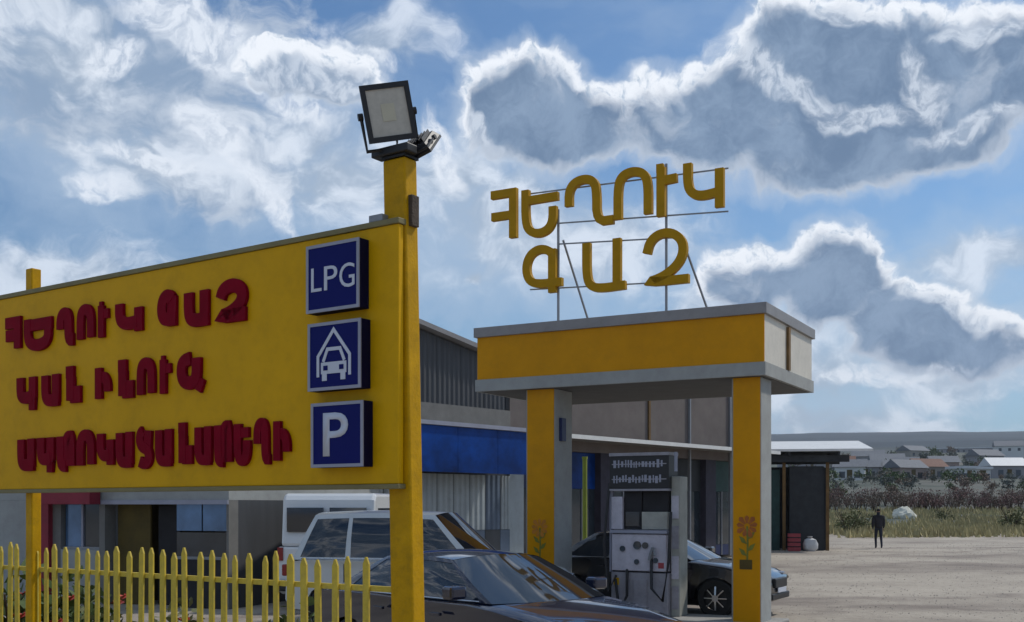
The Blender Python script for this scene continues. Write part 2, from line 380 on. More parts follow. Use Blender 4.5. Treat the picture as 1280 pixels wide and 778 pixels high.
def gmix(f, a, c):
    n = tn('ShaderNodeMix', data_type='RGBA'); t.links.new(f, n.inputs[0])
    for i, q in ((6, a), (7, c)):
        if isinstance(q, tuple): n.inputs[i].default_value = q
        else: t.links.new(q, n.inputs[i])
    return n.outputs[2]
base = gmix(rmp(gn(.35, 10), .35, .68), (.44, .385, .315, 1), (.32, .275, .225, 1))
base = gmix(rmp(gn(.16, 11, (.6, 1, 1), R(-20)), .47, .66), base, (.185, .15, .125, 1))       # worn wheel tracks
base = gmix(rmp(gn(5.5, 8), .55, .75), base, (.20, .17, .14, 1))                            # scattered stones and clods
spt = tn('ShaderNodeSeparateXYZ'); t.links.new(geo.outputs['Position'], spt.inputs[0])
def gm_(op, a, c, e=None):
    n = tn('ShaderNodeMath', operation=op)
    for i, q in ((0, a), (1, c), (2, e)):
        if q is None: continue
        if isinstance(q, (int, float)): n.inputs[i].default_value = q
        else: t.links.new(q, n.inputs[i])
    return n.outputs[0]
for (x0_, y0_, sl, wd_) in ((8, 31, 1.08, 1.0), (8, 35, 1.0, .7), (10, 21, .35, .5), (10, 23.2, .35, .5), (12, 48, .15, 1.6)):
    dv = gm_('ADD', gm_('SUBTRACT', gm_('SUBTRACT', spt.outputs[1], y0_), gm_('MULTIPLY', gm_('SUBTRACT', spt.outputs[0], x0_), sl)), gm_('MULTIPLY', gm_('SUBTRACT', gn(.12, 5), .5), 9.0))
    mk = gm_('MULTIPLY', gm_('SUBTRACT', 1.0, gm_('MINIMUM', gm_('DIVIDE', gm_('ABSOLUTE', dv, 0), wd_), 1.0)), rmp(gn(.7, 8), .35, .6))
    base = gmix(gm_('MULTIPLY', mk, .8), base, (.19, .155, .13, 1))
sepg = tn('ShaderNodeSeparateXYZ'); t.links.new(geo.outputs['Position'], sepg.inputs[0])
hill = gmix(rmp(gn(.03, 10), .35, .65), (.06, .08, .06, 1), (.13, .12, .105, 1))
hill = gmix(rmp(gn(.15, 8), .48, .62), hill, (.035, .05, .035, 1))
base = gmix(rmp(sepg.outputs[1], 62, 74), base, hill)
far = gmix(rmp(gn(.006, 10), .4, .6), (.010, .024, .038, 1), (.02, .038, .055, 1))  # distant hills: the blue of hazy air is mixed into their colour
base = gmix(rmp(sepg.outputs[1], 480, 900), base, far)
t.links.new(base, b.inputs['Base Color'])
bpn = tn('ShaderNodeBump'); bpn.inputs['Strength'].default_value = .7; bpn.inputs['Distance'].default_value = .05
t.links.new(gn(6, 8), bpn.inputs['Height']); t.links.new(bpn.outputs[0], b.inputs['Normal'])
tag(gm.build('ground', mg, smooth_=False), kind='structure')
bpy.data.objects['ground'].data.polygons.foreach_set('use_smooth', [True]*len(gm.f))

# ------------------------------------------------------------------ roadside signboard
FB = Frame((-.684, 6.6), math.atan2(-2.4, 3.46))
sb = empty('signboard', FB.w(0, 0), FB.rz, 'large yellow signboard with three rows of maroon Armenian lettering on two yellow posts', 'signboard')
z0 = 2.03; z1 = 3.60
xl = FB.hit(-25)[0]
B('panel', m_yel, sb, (xl, 0, z0), (0, .05, z1), bevel=.006)
B('top_edge', m_edge, sb, (xl-.01, -.012, z1), (.01, .062, z1+.035), bevel=.004)
B('bottom_edge', m_edge, sb, (xl-.01, -.012, z0-.03), (.01, .062, z0), bevel=.004)
pw = .215
pm = MB(); pm.box((-.09, .055, -.05), (.085, .175, 4.02)); pm.v = [(a+.01-.095*c/4.02, b_, c) for a, b_, c in pm.v]; pm.build('post', m_yelpost, sb, bevel=.012)
B('post_cap', m_black, sb, (-.175, .045, 4.022), (.005, .185, 4.037))
B('lamp_mount', m_black, sb, (-.24, .02, 4.038), (.05, .12, 4.09), bevel=.008)
lx = FB.hit(45, ly=.12)[0]
B('post', m_yelpost, sb, (lx-.045, .055, -.05), (lx+.045, .14, 3.83), bevel=.008)
for zz in (2.35, 3.25): B('back_rail', m_edge, sb, (xl, .052, zz), (-.12, .09, zz+.05))
GL = {'H': [[(-.02,.97),(.92,.97),(.92,0)],[(0,.5),(.92,.5)]],
 'E': [[(0,1),(0,.28),(.15,.06),(.45,0),(.72,.08),(.84,.26),(.84,.56)],[(0,.76),(1,.77)]],
 'GH': [[(0,.45),(0,.78),(.14,.95),(.4,1),(.62,.94),(.72,.76),(.72,.04),(1.15,.04)]],
 'VO': [[(0,0),(0,.74),(.15,.94),(.48,1),(.82,.93),(.97,.72),(.97,.03)]],
 'Y': [[(.22,1),(.22,0)],[(.22,.72),(1,.74)],[(0,.98),(.34,.98)]],
 'K': [[(.04,1),(.04,.55),(.16,.36),(.42,.28),(.88,.32)],[(.92,.80),(.92,.0)]],
 'G': [[(.74,.86),(.6,.97),(.36,1),(.13,.88),(.03,.62),(.1,.34),(.32,.22),(1.0,.22)],[(.74,.97),(.74,0)]],
 'A': [[(0,.98),(0,.32),(.12,.12),(.4,.06),(1.1,.08)],[(.86,1),(.86,0)]],
 'Z': [[(.02,.62),(.1,.85),(.34,.98),(.66,.98),(.92,.82),(.97,.58),(.82,.34),(.45,.14),(.0,.06),(1.1,.06)]],
 'V': [[(0,1),(0,.42),(.15,.26),(.45,.24),(.86,.3)],[(.86,1),(.86,0),(1.05,0)]],
 'N': [[(0,1),(.34,1),(.34,.0)],[(.34,.12),(.9,.12),(.9,.5)],[(.34,.62),(.7,.62)]],
 'I': [[(0,1),(0,0)],[(0,.55),(.18,.68),(.55,.7),(.85,.5),(.85,.22)]],
 'M': [[(.45,1),(.1,.92),(.02,.62),(.1,.3),(.4,.18),(.72,.3),(.72,1)],[(.72,.2),(1,.05)]],
 'T': [[(0,1),(0,.14),(.2,.0),(.5,.0)],[(.5,.0),(.5,.8),(.62,.98),(.95,.98),(.95,.0)]],
 'YI': [[(.35,1),(.08,.9),(.06,.66),(.3,.5),(.7,.44),(.9,.28),(.8,.05),(.4,0),(.05,.08)],[(.8,1),(.72,.44)]]}
KEY = dict(zip('ՀԵՂՈՒԿԳԱԶՎՆԻՄՏՅ', ('H','E','GH','VO','Y','K','G','A','Z','V','N','I','M','T','YI')))
def board_letter(c, xa_, xb_, zb, zt):
    f = MB(); th = min(.095, (xb_-xa_)*.39)
    for i, st in enumerate(GL[KEY[c]]):
        f.stroke([(xa_+th/2+q[0]*(xb_-xa_-th), zb+th/2+q[1]*(zt-zb-th)) for q in st], th, -.028+.002*i, -.001)
    f.build('letter', m_maroon, sb, bevel=.003)
rows = [(300, 347, 405, [('Հ', 2, 26), ('Ե', 29, 68), ('Ղ', 70, 93), ('Ո', 95, 117), ('Ւ', 119, 138), ('Կ', 142, 179), ('Գ', 195, 224), ('Ա', 229, 263), ('Զ', 268, 309)]),
        (240, 440, 496, [('Վ', 20, 46), ('Ա', 51, 75), ('Ն', 77, 101), ('Ի', 118, 139), ('Ն', 142, 167), ('Ո', 170, 193), ('Ւ', 196, 216), ('Մ', 219, 258)])]
w3 = 'ԱՎՏՈԿԱՅԱՆԱՏԵՂԻ'
rows.append((300, 524, 584, [(c, 21+i*24.6, 21+i*24.6+22.6) for i, c in enumerate(w3)]))
for (xr, ya, yb, ls) in rows:
    zt = FB.hit(xr, ya)[1]; zb = FB.hit(xr, yb)[1]
    for c, a, e in ls:
        board_letter(c, FB.hit(a, ly=-.03)[0], FB.hit(e, ly=-.03)[0], zb, zt)
# small box and stub fixed to the tall post
B('junction_box', m_bark, sb, (.0, .085, 3.60), (.035, .155, 3.79), bevel=.005)
B('clamp', m_grey, sb, (-.24, .0, 3.637), (-.13, .06, 3.68), bevel=.004)
# three square blue signs
def bluesign(x0, x1, yt, yb, label):
    a, zt = FB.hit(x0, yt, -.09); e = FB.hit(x1, ly=-.09)[0]; zb = FB.hit(x0, yb, -.09)[1]
    r = empty('service_sign', FB.w(a, 0, zb), FB.rz, label, 'sign', 'blue service signs on the yellow board')
    w, h = e-a, zt-zb
    B('backing_box', m_bluedk, r, (0, -.085, 0), (w, -.001, h), bevel=.004)
    B('face', m_blue, r, (.02, -.09, .02), (w-.02, -.086, h-.02))
    f = MB(); q = .02
    f.box((0, -.094, 0), (w, -.0855, q)); f.box((0, -.094, h-q), (w, -.0855, h)); f.box((0, -.094, q), (q, -.0855, h-q)); f.box((w-q, -.094, q), (w, -.0855, h-q))
    f.build('rim', m_rim, r)
    return r, w, h
r, w, h = bluesign(383, 449, 309, 393, 'square blue sign reading LPG, uppermost of three on the yellow board')
for c, a, e in (('L', .10, .30), ('P', .35, .60), ('G', .64, .92)): glyph(c, m_white, (w*a, h*.31, w*e, h*.66), -.091, -.094, 'letter', r, bold=0.0)
r, w, h = bluesign(385, 451, 406, 490, 'square blue sign with white car and roof pictogram, middle of three on the yellow board')
f = MB(); f.ribbon([(w*.2, h*.2), (w*.2, h*.5), (w*.5, h*.88), (w*.8, h*.5), (w*.8, h*.2)], .022, -.094, -.091); f.build('roof_pictogram', m_white, r)
f = MB(); f.ribbon([(w*.30, h*.42), (w*.38, h*.60), (w*.62, h*.60), (w*.70, h*.42)], .022, -.0935, -.0905); f.box((w*.26, -.094, h*.24), (w*.74, -.091, h*.41)); f.box((w*.28, -.094, h*.14), (w*.37, -.091, h*.24)); f.box((w*.63, -.094, h*.14), (w*.72, -.091, h*.24))
f.build('car_pictogram', m_white, r)
f = MB(); f.box((w*.31, -.097, h*.29), (w*.39, -.0945, h*.36)); f.box((w*.61, -.097, h*.29), (w*.69, -.0945, h*.36)); f.build('headlamp_mark', m_blue, r)
r, w, h = bluesign(389, 454, 505, 585, 'square blue parking sign with a white letter P, lowest of three on the yellow board')
glyph('P', m_white, (w*.24, h*.17, w*.72, h*.84), -.091, -.094, 'letter', r, bold=.01)

# floodlights on the post top
def floodlight(loc, rot, s, label):
    r = empty('floodlight', loc, 0, label, 'floodlight', 'floodlights on the tall yellow post'); r.rotation_euler = rot; r.scale = (s, s, s)
    f = MB(); W2, H2 = .148, .165
    f.add([(-W2,-.02,-H2),(W2,-.02,-H2),(W2,-.02,H2),(-W2,-.02,H2),(-W2*.8,.05,-H2*.8),(W2*.8,.05,-H2*.8),(W2*.8,.05,H2*.8),(-W2*.8,.05,H2*.8)],
          [(0,1,5,4),(1,2,6,5),(2,3,7,6),(3,0,4,7),(4,5,6,7),(3,2,1,0)])
    f.build('housing', m_black, r, bevel=.004)
    f = MB(); q = .03
    f.box((-W2, -.04, -H2), (W2, -.0205, -H2+q)); f.box((-W2, -.04, H2-q), (W2, -.0205, H2)); f.box((-W2, -.04, -H2+q), (-W2+q, -.0205, H2-q)); f.box((W2-q, -.04, -H2+q), (W2, -.0205, H2-q))
    f.build('bezel', m_black, r)
    B('lens', m_lens, r, (-W2+q, -.030, -H2+q), (W2-q, -.0206, H2-q))
    B('led_panel', m_chip, r, (-.04, -.033, -.05), (.04, -.0302, .05))
    for i in range(7): B('cooling_fin', m_black, r, (-.105+i*.034, .05, -.10), (-.099+i*.034, .085, .10))
    f = MB(); f.tube([(-W2-.012, .02, 0), (-W2-.012, .02, -.20), (W2+.012, .02, -.20), (W2+.012, .02, 0)], .012, 6); f.build('bracket', m_black, r)
    for sx in (-1, 1): f = MB(); f.tube([(sx*(W2-.0), .02, 0), (sx*(W2+.03), .02, 0)], .022, 8); f.build('pivot_bolt', m_black, r)
    f = MB(); f.tube([(.02, .07, -.06), (.05, .12, -.15), (.02, .08, -.24)], .007, 6); f.build('cable', m_black, r)
    return r
ptop = FB.w(-.02, .14, 4.03)
floodlight((ptop.x-.135, ptop.y-.06, ptop.z+.255), (R(8), R(-12), R(14)), 1.02, 'square black floodlight with grey lens tilted towards the signboard, topmost on the yellow post')
floodlight((ptop.x+.05, ptop.y+.10, ptop.z+.10), (R(48), R(16), R(150)), .72, 'small black floodlight seen from behind, tilted down on the right of the post top')

# ------------------------------------------------------------------ picket fence
fe = empty('picket_fence', FB.w(0, .1), FB.rz, 'yellow metal picket fence with pointed pickets below the signboard', 'fence')
src = MB(); src.prism([(-.025, .12), (.025, .12), (.025, 1.53), (.006, 1.575), (-.006, 1.575), (-.025, 1.53)], 0, .014)
src = src.build('picket', m_pick, fe)
px = -70; xs_ = []
x_ = FB.hit(457, ly=.1)[0]; step = .1335
x_ += 0; k = 0
while x_ - k*step > xl-.4: xs_.append(x_-k*step); k += 1
for k, xx in enumerate(xs_):
    if k == 0: src.location = (xx, 0, 0); continue
    q = inst(src, 'picket', fe, (xx, 0, random.uniform(-.008, .008)), scale=(random.uniform(.85, 1.2), 1, random.uniform(.985, 1.012)))
    q.rotation_euler = (0, random.uniform(-.02, .02), 0)
for zz in (1.36, .35): B('rail', m_pick, fe, (xl-.4, .0165, zz), (-.12, .045, zz+.035))
B('plinth', m_kerb, fe, (xl-.4, -.03, -.05), (-.12, .08, .1), bevel=.01)

# ------------------------------------------------------------------ canopy
FC = Frame((3.91, 17.0), R(-28.9))
LC, DC = 5.17, 3.03
cn = empty('canopy', FC.w(0, 0), FC.rz, 'flat station canopy with orange fascia and grey edges on two columns', 'canopy')
zu, zt = 3.92, 5.05
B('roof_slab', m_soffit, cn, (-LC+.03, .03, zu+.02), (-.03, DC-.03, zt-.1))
def ring(name, m, a, b, za, zb, tk):   # a band round the canopy: out by a
    f = MB(); x0, x1, y0, y1 = -LC-a, a, -a, DC+a
    f.box((x0, y0, za), (x1, y0+tk, zb)); f.box((x0, y1-tk, za), (x1, y1, zb)); f.box((x0, y0+tk, za), (x0+tk, y1-tk, zb)); f.box((x1-tk, y0+tk, za), (x1, y1-tk, zb))
    return f.build(name, m, cn, bevel=.004)
ring('top_flashing', m_flash, .05, 0, zt-.17, zt, .08)
ring('bottom_strip', m_plaster, .03, 0, zu, zu+.21, .06)
fx = [-LC+i*LC/4 for i in range(5)]
B('fascia_panel', m_orange, cn, (-LC, 0, zu+.213), (0, .03, zt-.172))
for i in range(2): B('side_panel', m_pale, cn, (-.03, .03+i*1.5+.004, zu+.213), (0, .03+(i+1)*1.5-.004, zt-.172))['label'] = 'pale beige panel on the right side of the canopy'
B('side_panel', m_pale, cn, (-LC, .03, zu+.213), (-LC+.03, DC, zt-.172))
B('back_panel', m_pale, cn, (-LC+.03, DC-.03, zu+.213), (-.03, DC, zt-.172))
B('drain_pipe', m_rust, cn, (.002, 1.30, zu+.22), (.045, 1.42, zt-.20))
B('top_sheet', m_flash, cn, (-LC+.03, .03, zt-.099), (-.03, DC-.03, zt-.03))
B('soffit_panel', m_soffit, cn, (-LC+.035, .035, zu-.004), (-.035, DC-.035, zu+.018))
def column(x0, x1, y0, y1, side):
    f = MB().box((x0, y0+.02, -.02), (x1, y1, zu-.006)); c = f.build('column', m_plaster, cn, bevel=.01)
    B('column_face', m_orange, c, (x0+.03, y0, 0), (x1-.012, y0+.0195, zu-.006), bevel=.004)
    return c
a0 = FC.hit(914, ly=.12)[0]; a1 = FC.hit(951, ly=.12)[0]
colR = column(a0, a1, .12, .72, 1)
b0 = FC.hit(657, ly=.12)[0]; b1 = FC.hit(693, ly=.12)[0]
colL = column(b0, b1, .12, .82, 1)
B('meter_box', m_navy, colL, (b1+.002, .30, 3.02), (b1+.06, .46, 3.42), bevel=.004)
def flower(col, xc, zc, mf, s):
    # flower painted on the column: stem, leaves and petals a few millimetres proud
    f = MB(); f.ribbon([(xc, zc-.62*s), (xc+.01, zc-.3*s), (xc, zc)], .03*s, .114, .1185)
    for sx, zz in ((-1, -.5), (1, -.42), (-1, -.3), (1, -.22)):
        f.add([(xc, .116, zc+zz*s), (xc+sx*.09*s, .113, zc+(zz+.03)*s), (xc+sx*.14*s, .115, zc+(zz+.14)*s), (xc+sx*.05*s, .113, zc+(zz+.10)*s)], [(0, 1, 2, 3)])
    f.build('painted_leaf', m_paintgreen, col)
    f = MB()
    for k in range(9):
        a = k*2*math.pi/9+.2; r0 = .05*s; r1 = (.15+.02*(k % 2))*s
        f.add([(xc+r0*math.cos(a-.3), .115, zc+r0*math.sin(a-.3)), (xc+r1*math.cos(a-.26), .112, zc+r1*math.sin(a-.26)), (xc+(r1+.03)*math.cos(a), .1125, zc+(r1+.03)*math.sin(a)), (xc+r1*math.cos(a+.26), .112, zc+r1*math.sin(a+.26)), (xc+r0*math.cos(a+.3), .115, zc+r0*math.sin(a+.3))], [(0, 1, 2, 3, 4)])
    f.build('painted_flower', mf, col)
flower(colR, (a0+a1)/2+.02, FC.hit(935, 658, .12)[1], m_paintred, .95)
B('painted_pot', m_darkbrown, colR, ((a0+a1)/2-.1, .113, FC.hit(935, 712, .12)[1]), ((a0+a1)/2+.1, .1185, FC.hit(935, 700, .12)[1]))
flower(colL, (b0+b1)/2, FC.hit(675, 660, .12)[1], m_paintorange, .9)
MB().box((-LC-.1, -.05, 0), (.12, 1.05, .06)).build('island_kerb', m_kerb, cn, bevel=.02)

# rooftop letters
rs = empty('rooftop_sign', FC.w(-2, .5, zt), FC.rz, 'open rooftop lettering in two rows of yellow Armenian letters above the canopy', 'sign')
off = Vector((-2, .5, zt))
def RL(px_, py_, ly=.5): a, zz = FC.hit(px_, py_, ly); return (a+2, zz-zt)
def rl(key, x0, yt, x1, yb, th=.148):
    xa, za = RL((x0+x1)/2, yt); xb, zb = RL((x0+x1)/2, yb); X0 = RL(x0, yt)[0]; X1 = RL(x1, yt)[0]
    f = MB(); e = th/2
    for i, st in enumerate(GL[key]):
        f.stroke([(X0+e+p[0]*(X1-X0-th), zb+e*.3+p[1]*(za-zb-e*1.3)) for p in st], th, -.05+.003*i, .05-.003*i)
    f.build('letter', m_yelpost2, rs, bevel=.004)
m_yelpost2 = mat('letter_yellow', (.44, .235, .002), .45, spec=.15, var=.1, scale=4, dirt=(.25, .16, .02), dirt_amt=.3)
rl('H', 611, 236, 649, 301); rl('E', 653, 230, 703, 294); rl('GH', 707, 218, 765, 283); rl('VO', 768, 209, 817, 274); rl('Y', 816, 203, 852, 272); rl('K', 853, 196, 909, 264)
rl('G', 652, 306, 708, 369); rl('A', 729, 295, 783, 366); rl('Z', 803, 285, 862, 357)
fr = [((698, 262), (698, 396)), ((833, 205), (833, 384)), ((698, 279), (910, 264)), ((655, 243), (910, 210)), ((698, 305), (842, 297)), ((662, 362), (862, 351))]
for (p, q) in fr:
    a = RL(*p, ly=.57); c = RL(*q, ly=.57)
    if p[0] == q[0]: f = MB().bar((a[0], .068, a[1]), (c[0], .068, 0), .035)
    else: f = MB().bar((a[0], .093, a[1]), (c[0], .093, c[1]), .022)
    f.build('frame_bar', m_grey, rs)
for p, bx_ in (((703, 300), 733), ((858, 315), 882)):
    a = RL(*p, ly=.57)
    MB().bar((a[0], .10, a[1]), (a[0]+.12, 1.1, -.03), .028).build('brace', m_grey, rs)

# ------------------------------------------------------------------ dispenser
x0d = FC.hit(764, ly=.30)[0]; x1d = FC.hit(835, ly=.30)[0]; wd = x1d-x0d
dp = empty('gas_dispenser', FC.w(x0d, .30, .06), FC.rz, 'grey gas dispenser with dark price board on the canopy island', 'fuel dispenser')
zf = lambda py_: FC.hit(800, py_, .3)[1]-.06
B('lower_cabinet', m_disp, dp, (0, 0, 0), (wd, .55, zf(716)), bevel=.012)
for xx in (.30, .62): B('cabinet_door', m_disp, dp, (xx*wd-.22*wd, -.012, .06), (xx*wd+.02*wd, -.001, zf(724)), bevel=.005)
B('instrument_panel', m_dispp, dp, (.02, -.03, zf(714)), (wd-.02, .55, zf(668)), bevel=.012)
for (a, e, r_) in ((.22, .6, .05), (.48, .7, .07), (.62, .7, .055), (.47, .25, .045), (.8, .3, .045)):
    zz = zf(714)+(zf(668)-zf(714))*e
    f = MB(); f.tube([(a*wd, -.031, zz), (a*wd, -.05, zz)], r_, 14); g_ = f.build('gauge', m_glassd, dp)
B('shelf', m_rim, dp, (0, -.06, zf(667)), (wd, .5, zf(663)), bevel=.004)
B('left_upright', m_dispp, dp, (0, 0, zf(662)), (.2*wd, .35, zf(621)), bevel=.008)
B('side_rail', m_rim, dp, (-.04, .02, zf(716)), (-.005, .08, zf(604)))
B('display_box', m_dark, dp, (.2*wd+.004, .06, zf(662)), (.52*wd, .4, zf(612)), bevel=.006)
B('display_screen', m_glassd, dp, (.24*wd, .05, zf(658)), (.48*wd, .058, zf(640)))
B('valve_box', m_disppost, dp, (.53*wd, .03, zf(662)), (.98*wd, .4, zf(640)), bevel=.01)
B('upper_box', m_dark, dp, (.53*wd, .08, zf(640)+.003), (.98*wd, .42, zf(612)), bevel=.01)
B('price_board', m_black, dp, (-.02, -.02, zf(611)), (wd+.02, .4, zf(570)), bevel=.008)
for j, yy in enumerate((580, 599)):
    xa = .05
    random.seed(20+j)
    while xa < .9:
        ww = random.uniform(.018, .05); hh_ = random.uniform(.045, .075)
        B('board_mark', m_rim, dp, (xa*wd, -.024, zf(yy)-hh_), (min(.95, xa+ww)*wd, -.0205, zf(yy)+random.uniform(.03, .07))); xa += ww+random.uniform(.015, .035)
    B('board_strip', m_disp, dp, (.02*wd, -.0235, zf(yy)-.012), (.98*wd, -.0206, zf(yy)+.004))
B('board_frame', m_disp, dp, (-.03, -.03, zf(570)), (wd+.03, .41, zf(566)), bevel=.004); B('board_frame', m_disp, dp, (-.03, -.03, zf(614)), (wd+.03, .41, zf(611)-.003), bevel=.004)
B('tall_cabinet', m_disppost, dp, (wd+.004, .12, 0), (wd+.16, .5, zf(596)), bevel=.012)
for q in range(4): B('cabinet_panel', m_dispp if q % 2 else m_disp, dp, (wd+.02, .105, .12+q*.5), (wd+.145, .119, .50+q*.5), bevel=.004)
B('warning_label', m_crate, dp, (wd-.16, -.034, zf(710)), (wd-.06, -.0305, zf(703))); B('warning_label', m_yel, dp, (.05, -.016, .5), (.15, -.0125, .62))
f = MB(); f.tube([(-.03, .0, zf(604)), (-.08, -.12, zf(680)), (.02, -.16, zf(740)), (.12, -.06, zf(720))], .024, 8); f.build('hose', m_black, dp, smooth_=True)
f = MB(); f.tube([(wd+.05, .0, zf(640)), (wd+.05, -.1, zf(700)), (wd-.05, -.12, zf(750)), (wd-.25, -.1, zf(735)), (wd-.28, -.04, zf(690))], .026, 8); f.build('hose', m_black, dp, smooth_=True)
f = MB(); f.tube([(.3, -.02, zf(712)), (.33, -.1, zf(745)), (.2, -.12, zf(765)), (.1, -.05, zf(725))], .026, 8); f.build('hose', m_black, dp, smooth_=True)
f = MB(); f.tube([(wd+.12, .05, zf(590)), (wd+.12, .05, zf(566))], .03, 8); f.build('vent_pipe', m_rim, dp)
f = MB(); f.bar((wd-.30, -.06, zf(700)), (wd-.22, -.10, zf(684)), .05); f.bar((wd-.22, -.10, zf(684)), (wd-.18, -.13, zf(694)), .03); f.build('nozzle', m_grey, dp)

# ------------------------------------------------------------------ cars
def make_car(name, loc, rz, paint, label, L=4.5, Wd=1.8, H=1.44, suv=False, cat='car', group=None):
    r = empty(name, (loc[0], loc[1], 0), rz, label, cat, group)
    hl = L/2; k = L/4.5; zb_ = .98 if not suv else 1.08
    fw, rw, wr = 1.38*k, -1.36*k, .35 if suv else .33
    def arch(xc): return [(xc+(wr+.06)*math.cos(a), .24+.06+(wr+.06)*math.sin(a)*1.0) for a in [math.pi*i/8 for i in range(9)]]
    rear = [(-hl+.10, .30), (-hl, .45), (-hl+.02, .80), (-hl+.09, zb_-.02)]
    topl = [(-1.75*k, zb_+.01), (-1.0*k, zb_+.01), (0, zb_-.005), (.62*k, zb_-.01), (1.0*k, zb_-.04), (1.5*k, zb_-.11), (1.95*k, zb_-.21)] if not suv else [(-1.75*k, zb_+.02), (-1.0*k, zb_+.01), (0, zb_-.005), (.75*k, zb_-.01), (1.15*k, zb_-.03), (1.6*k, zb_-.09), (1.98*k, zb_-.18)]
    front = [(hl-.08, zb_-.32), (hl-.01, .58), (hl, .42), (hl-.1, .26)]
    bottom = arch(fw)+[(0, .24)]+arch(rw)
    poly = rear+topl+front+bottom; n = len(poly); ts = [-1, -.93, -.75, -.35, 0, .35, .75, .93, 1]; vs = []
    ntop = len(rear)+len(topl)+1
    for t_ in ts:
        for i, (xx, zz) in enumerate(poly):
            tp = 1-.16*max(0, (abs(xx)-1.5*k)/(hl-1.5*k))**1.6
            inset = 1-.05*max(0, (zz-.65)/.35)-.02*max(0, .4-zz)/.2
            if abs(t_) == 1: inset = .968
            yy = t_*Wd/2*tp*inset; z_ = zz
            if 3 <= i < ntop: z_ += .035*(1-t_*t_)-(.035 if abs(t_) == 1 else 0)
            xo = xx
            if i < 4 or i >= ntop: xo += -math.copysign(.10*abs(t_)**2.5, xx) if abs(xx) > 2*k else 0
            vs.append((xo, yy, z_))
    fs = [(j*n+i, j*n+(i+1) % n, (j+1)*n+(i+1) % n, (j+1)*n+i) for j in range(len(ts)-1) for i in range(n)]
    fs += [tuple(range(n)), tuple(range(len(ts)*n-1, (len(ts)-1)*n-1, -1))]
    body = MB().add(vs, fs).build('body', paint, r, smooth_=True)
    body.data.set_sharp_from_angle(angle=R(50))
    # cabin
    if suv: bf, br, rf, rr_ = .95*k, -2.0*k, .25*k, -1.7*k
    else: bf, br, rf, rr_ = .92*k, -1.72*k, .12*k, -1.0*k
    wb, wrf = Wd/2*.935, Wd/2*.70; zr = H-.05
    def side(u, v, sgn, ins=0):
        xb = br+(bf-br)*u; xr = rr_+(rf-rr_)*u
        e = v**.9
        xx = xb+(xr-xb)*v; bulge = .035*math.sin(math.pi*v)
        edge = 1-.05*(2*abs(u-.5))**4
        return (xx, sgn*((wb+(wrf-wb)*e+bulge)*edge-ins), zb_-.015+(zr-zb_+.015)*v+.03*(1-(2*u-1)**2)*v)
    def sidepatch(u0, u1, sgn, ins=0, v0=0, v1=1):
        nu, nv = 5, 5; V_ = [side(u0+(u1-u0)*i/nu, v0+(v1-v0)*j/nv, sgn, ins) for j in range(nv+1) for i in range(nu+1)]
        return V_, [(j*(nu+1)+i, j*(nu+1)+i+1, (j+1)*(nu+1)+i+1, (j+1)*(nu+1)+i) for j in range(nv) for i in range(nu)]
    cab = MB(); cuts = [.0, .04, .30, .33, .62, .65, .955, 1.0] if suv else [.0, .10, .50, .535, .955, 1.0]
    for sgn in (-1, 1):
        for i in range(0, len(cuts)-1, 2): cab.add(*sidepatch(cuts[i], cuts[i+1], sgn))
        for i in range(1, len(cuts)-1, 2):
            cab.add(*sidepatch(cuts[i], cuts[i+1], sgn, 0, .90, 1)); cab.add(*sidepatch(cuts[i], cuts[i+1], sgn, 0, 0, .06))
    # roof and screens
    def cross(u, t_, v=1):
        a = side(u, v, 1); return a
    nr = 8; V_ = []; us = [i/8 for i in range(9)]; tt = [-1+2*i/nr for i in range(nr+1)]
    for u in us:
        a = side(u, 1, 1)
        for t_ in tt: V_.append((a[0]+ (.07*(1-t_*t_) if u == 1 else (-.05*(1-t_*t_) if u == 0 else 0)), a[1]*t_, a[2]+.045*(1-abs(t_)**2.2)))
    cab.add(V_, [(j*(nr+1)+i, j*(nr+1)+i+1, (j+1)*(nr+1)+i+1, (j+1)*(nr+1)+i) for j in range(8) for i in range(nr)])
    cab.build('roof', paint, r, smooth_=True)
    for sgn in (-1, 1):
        for i in range(1, len(cuts)-1, 2):
            MB().add(*sidepatch(cuts[i], cuts[i+1], sgn, .006, .05, .91)).build('side_window', m_carglass, r, smooth_=True)
        f = MB(); f.tube([side(.05+.9*i/10, .03, sgn, -.008) for i in range(11)], .009, 5); f.build('window_trim', m_trim, r)
    def screen(u, bow_b, bow_r, name):
        V_ = []
        for j in range(6):
            v = j/5; a = side(u, v, 1)
            for t_ in tt: V_.append((a[0]+(bow_b+(bow_r-bow_b)*v)*(1-t_*t_), a[1]*t_*.995, a[2]+.045*(1-abs(t_)**2.2)*v-.002))
        MB().add(V_, [(j*(nr+1)+i, j*(nr+1)+i+1, (j+1)*(nr+1)+i+1, (j+1)*(nr+1)+i) for j in range(5) for i in range(nr)]).build(name, m_carglass, r, smooth_=True)
    screen(1, .16, .07, 'windshield'); screen(0, -.08, -.05, 'rear_window')
    for sgn in (-1, 1):
        h_ = MB(); h_.add([(hl-.32, sgn*Wd*.40, zb_-.36), (hl-.09, sgn*Wd*.22, zb_-.37), (hl-.12, sgn*Wd*.24, zb_-.26), (hl-.42, sgn*Wd*.435, zb_-.23), (hl-.25, sgn*Wd*.34, zb_-.35), (hl-.3, sgn*Wd*.34, zb_-.20)], [(0, 4, 5, 3), (4, 1, 2, 5)])
        f = MB(); f.tube([(hl-.24, sgn*Wd*.30, zb_-.33), (hl-.10, sgn*Wd*.30, zb_-.34)], .10, 12); f.build('headlight', m_head, r, smooth_=True)
        f = MB(); f.box((-hl+.0, sgn*Wd*.30-.12, zb_-.28), (-hl+.14, sgn*Wd*.30+.12, zb_-.10)); f.build('tail_light', m_tail, r, bevel=.02)
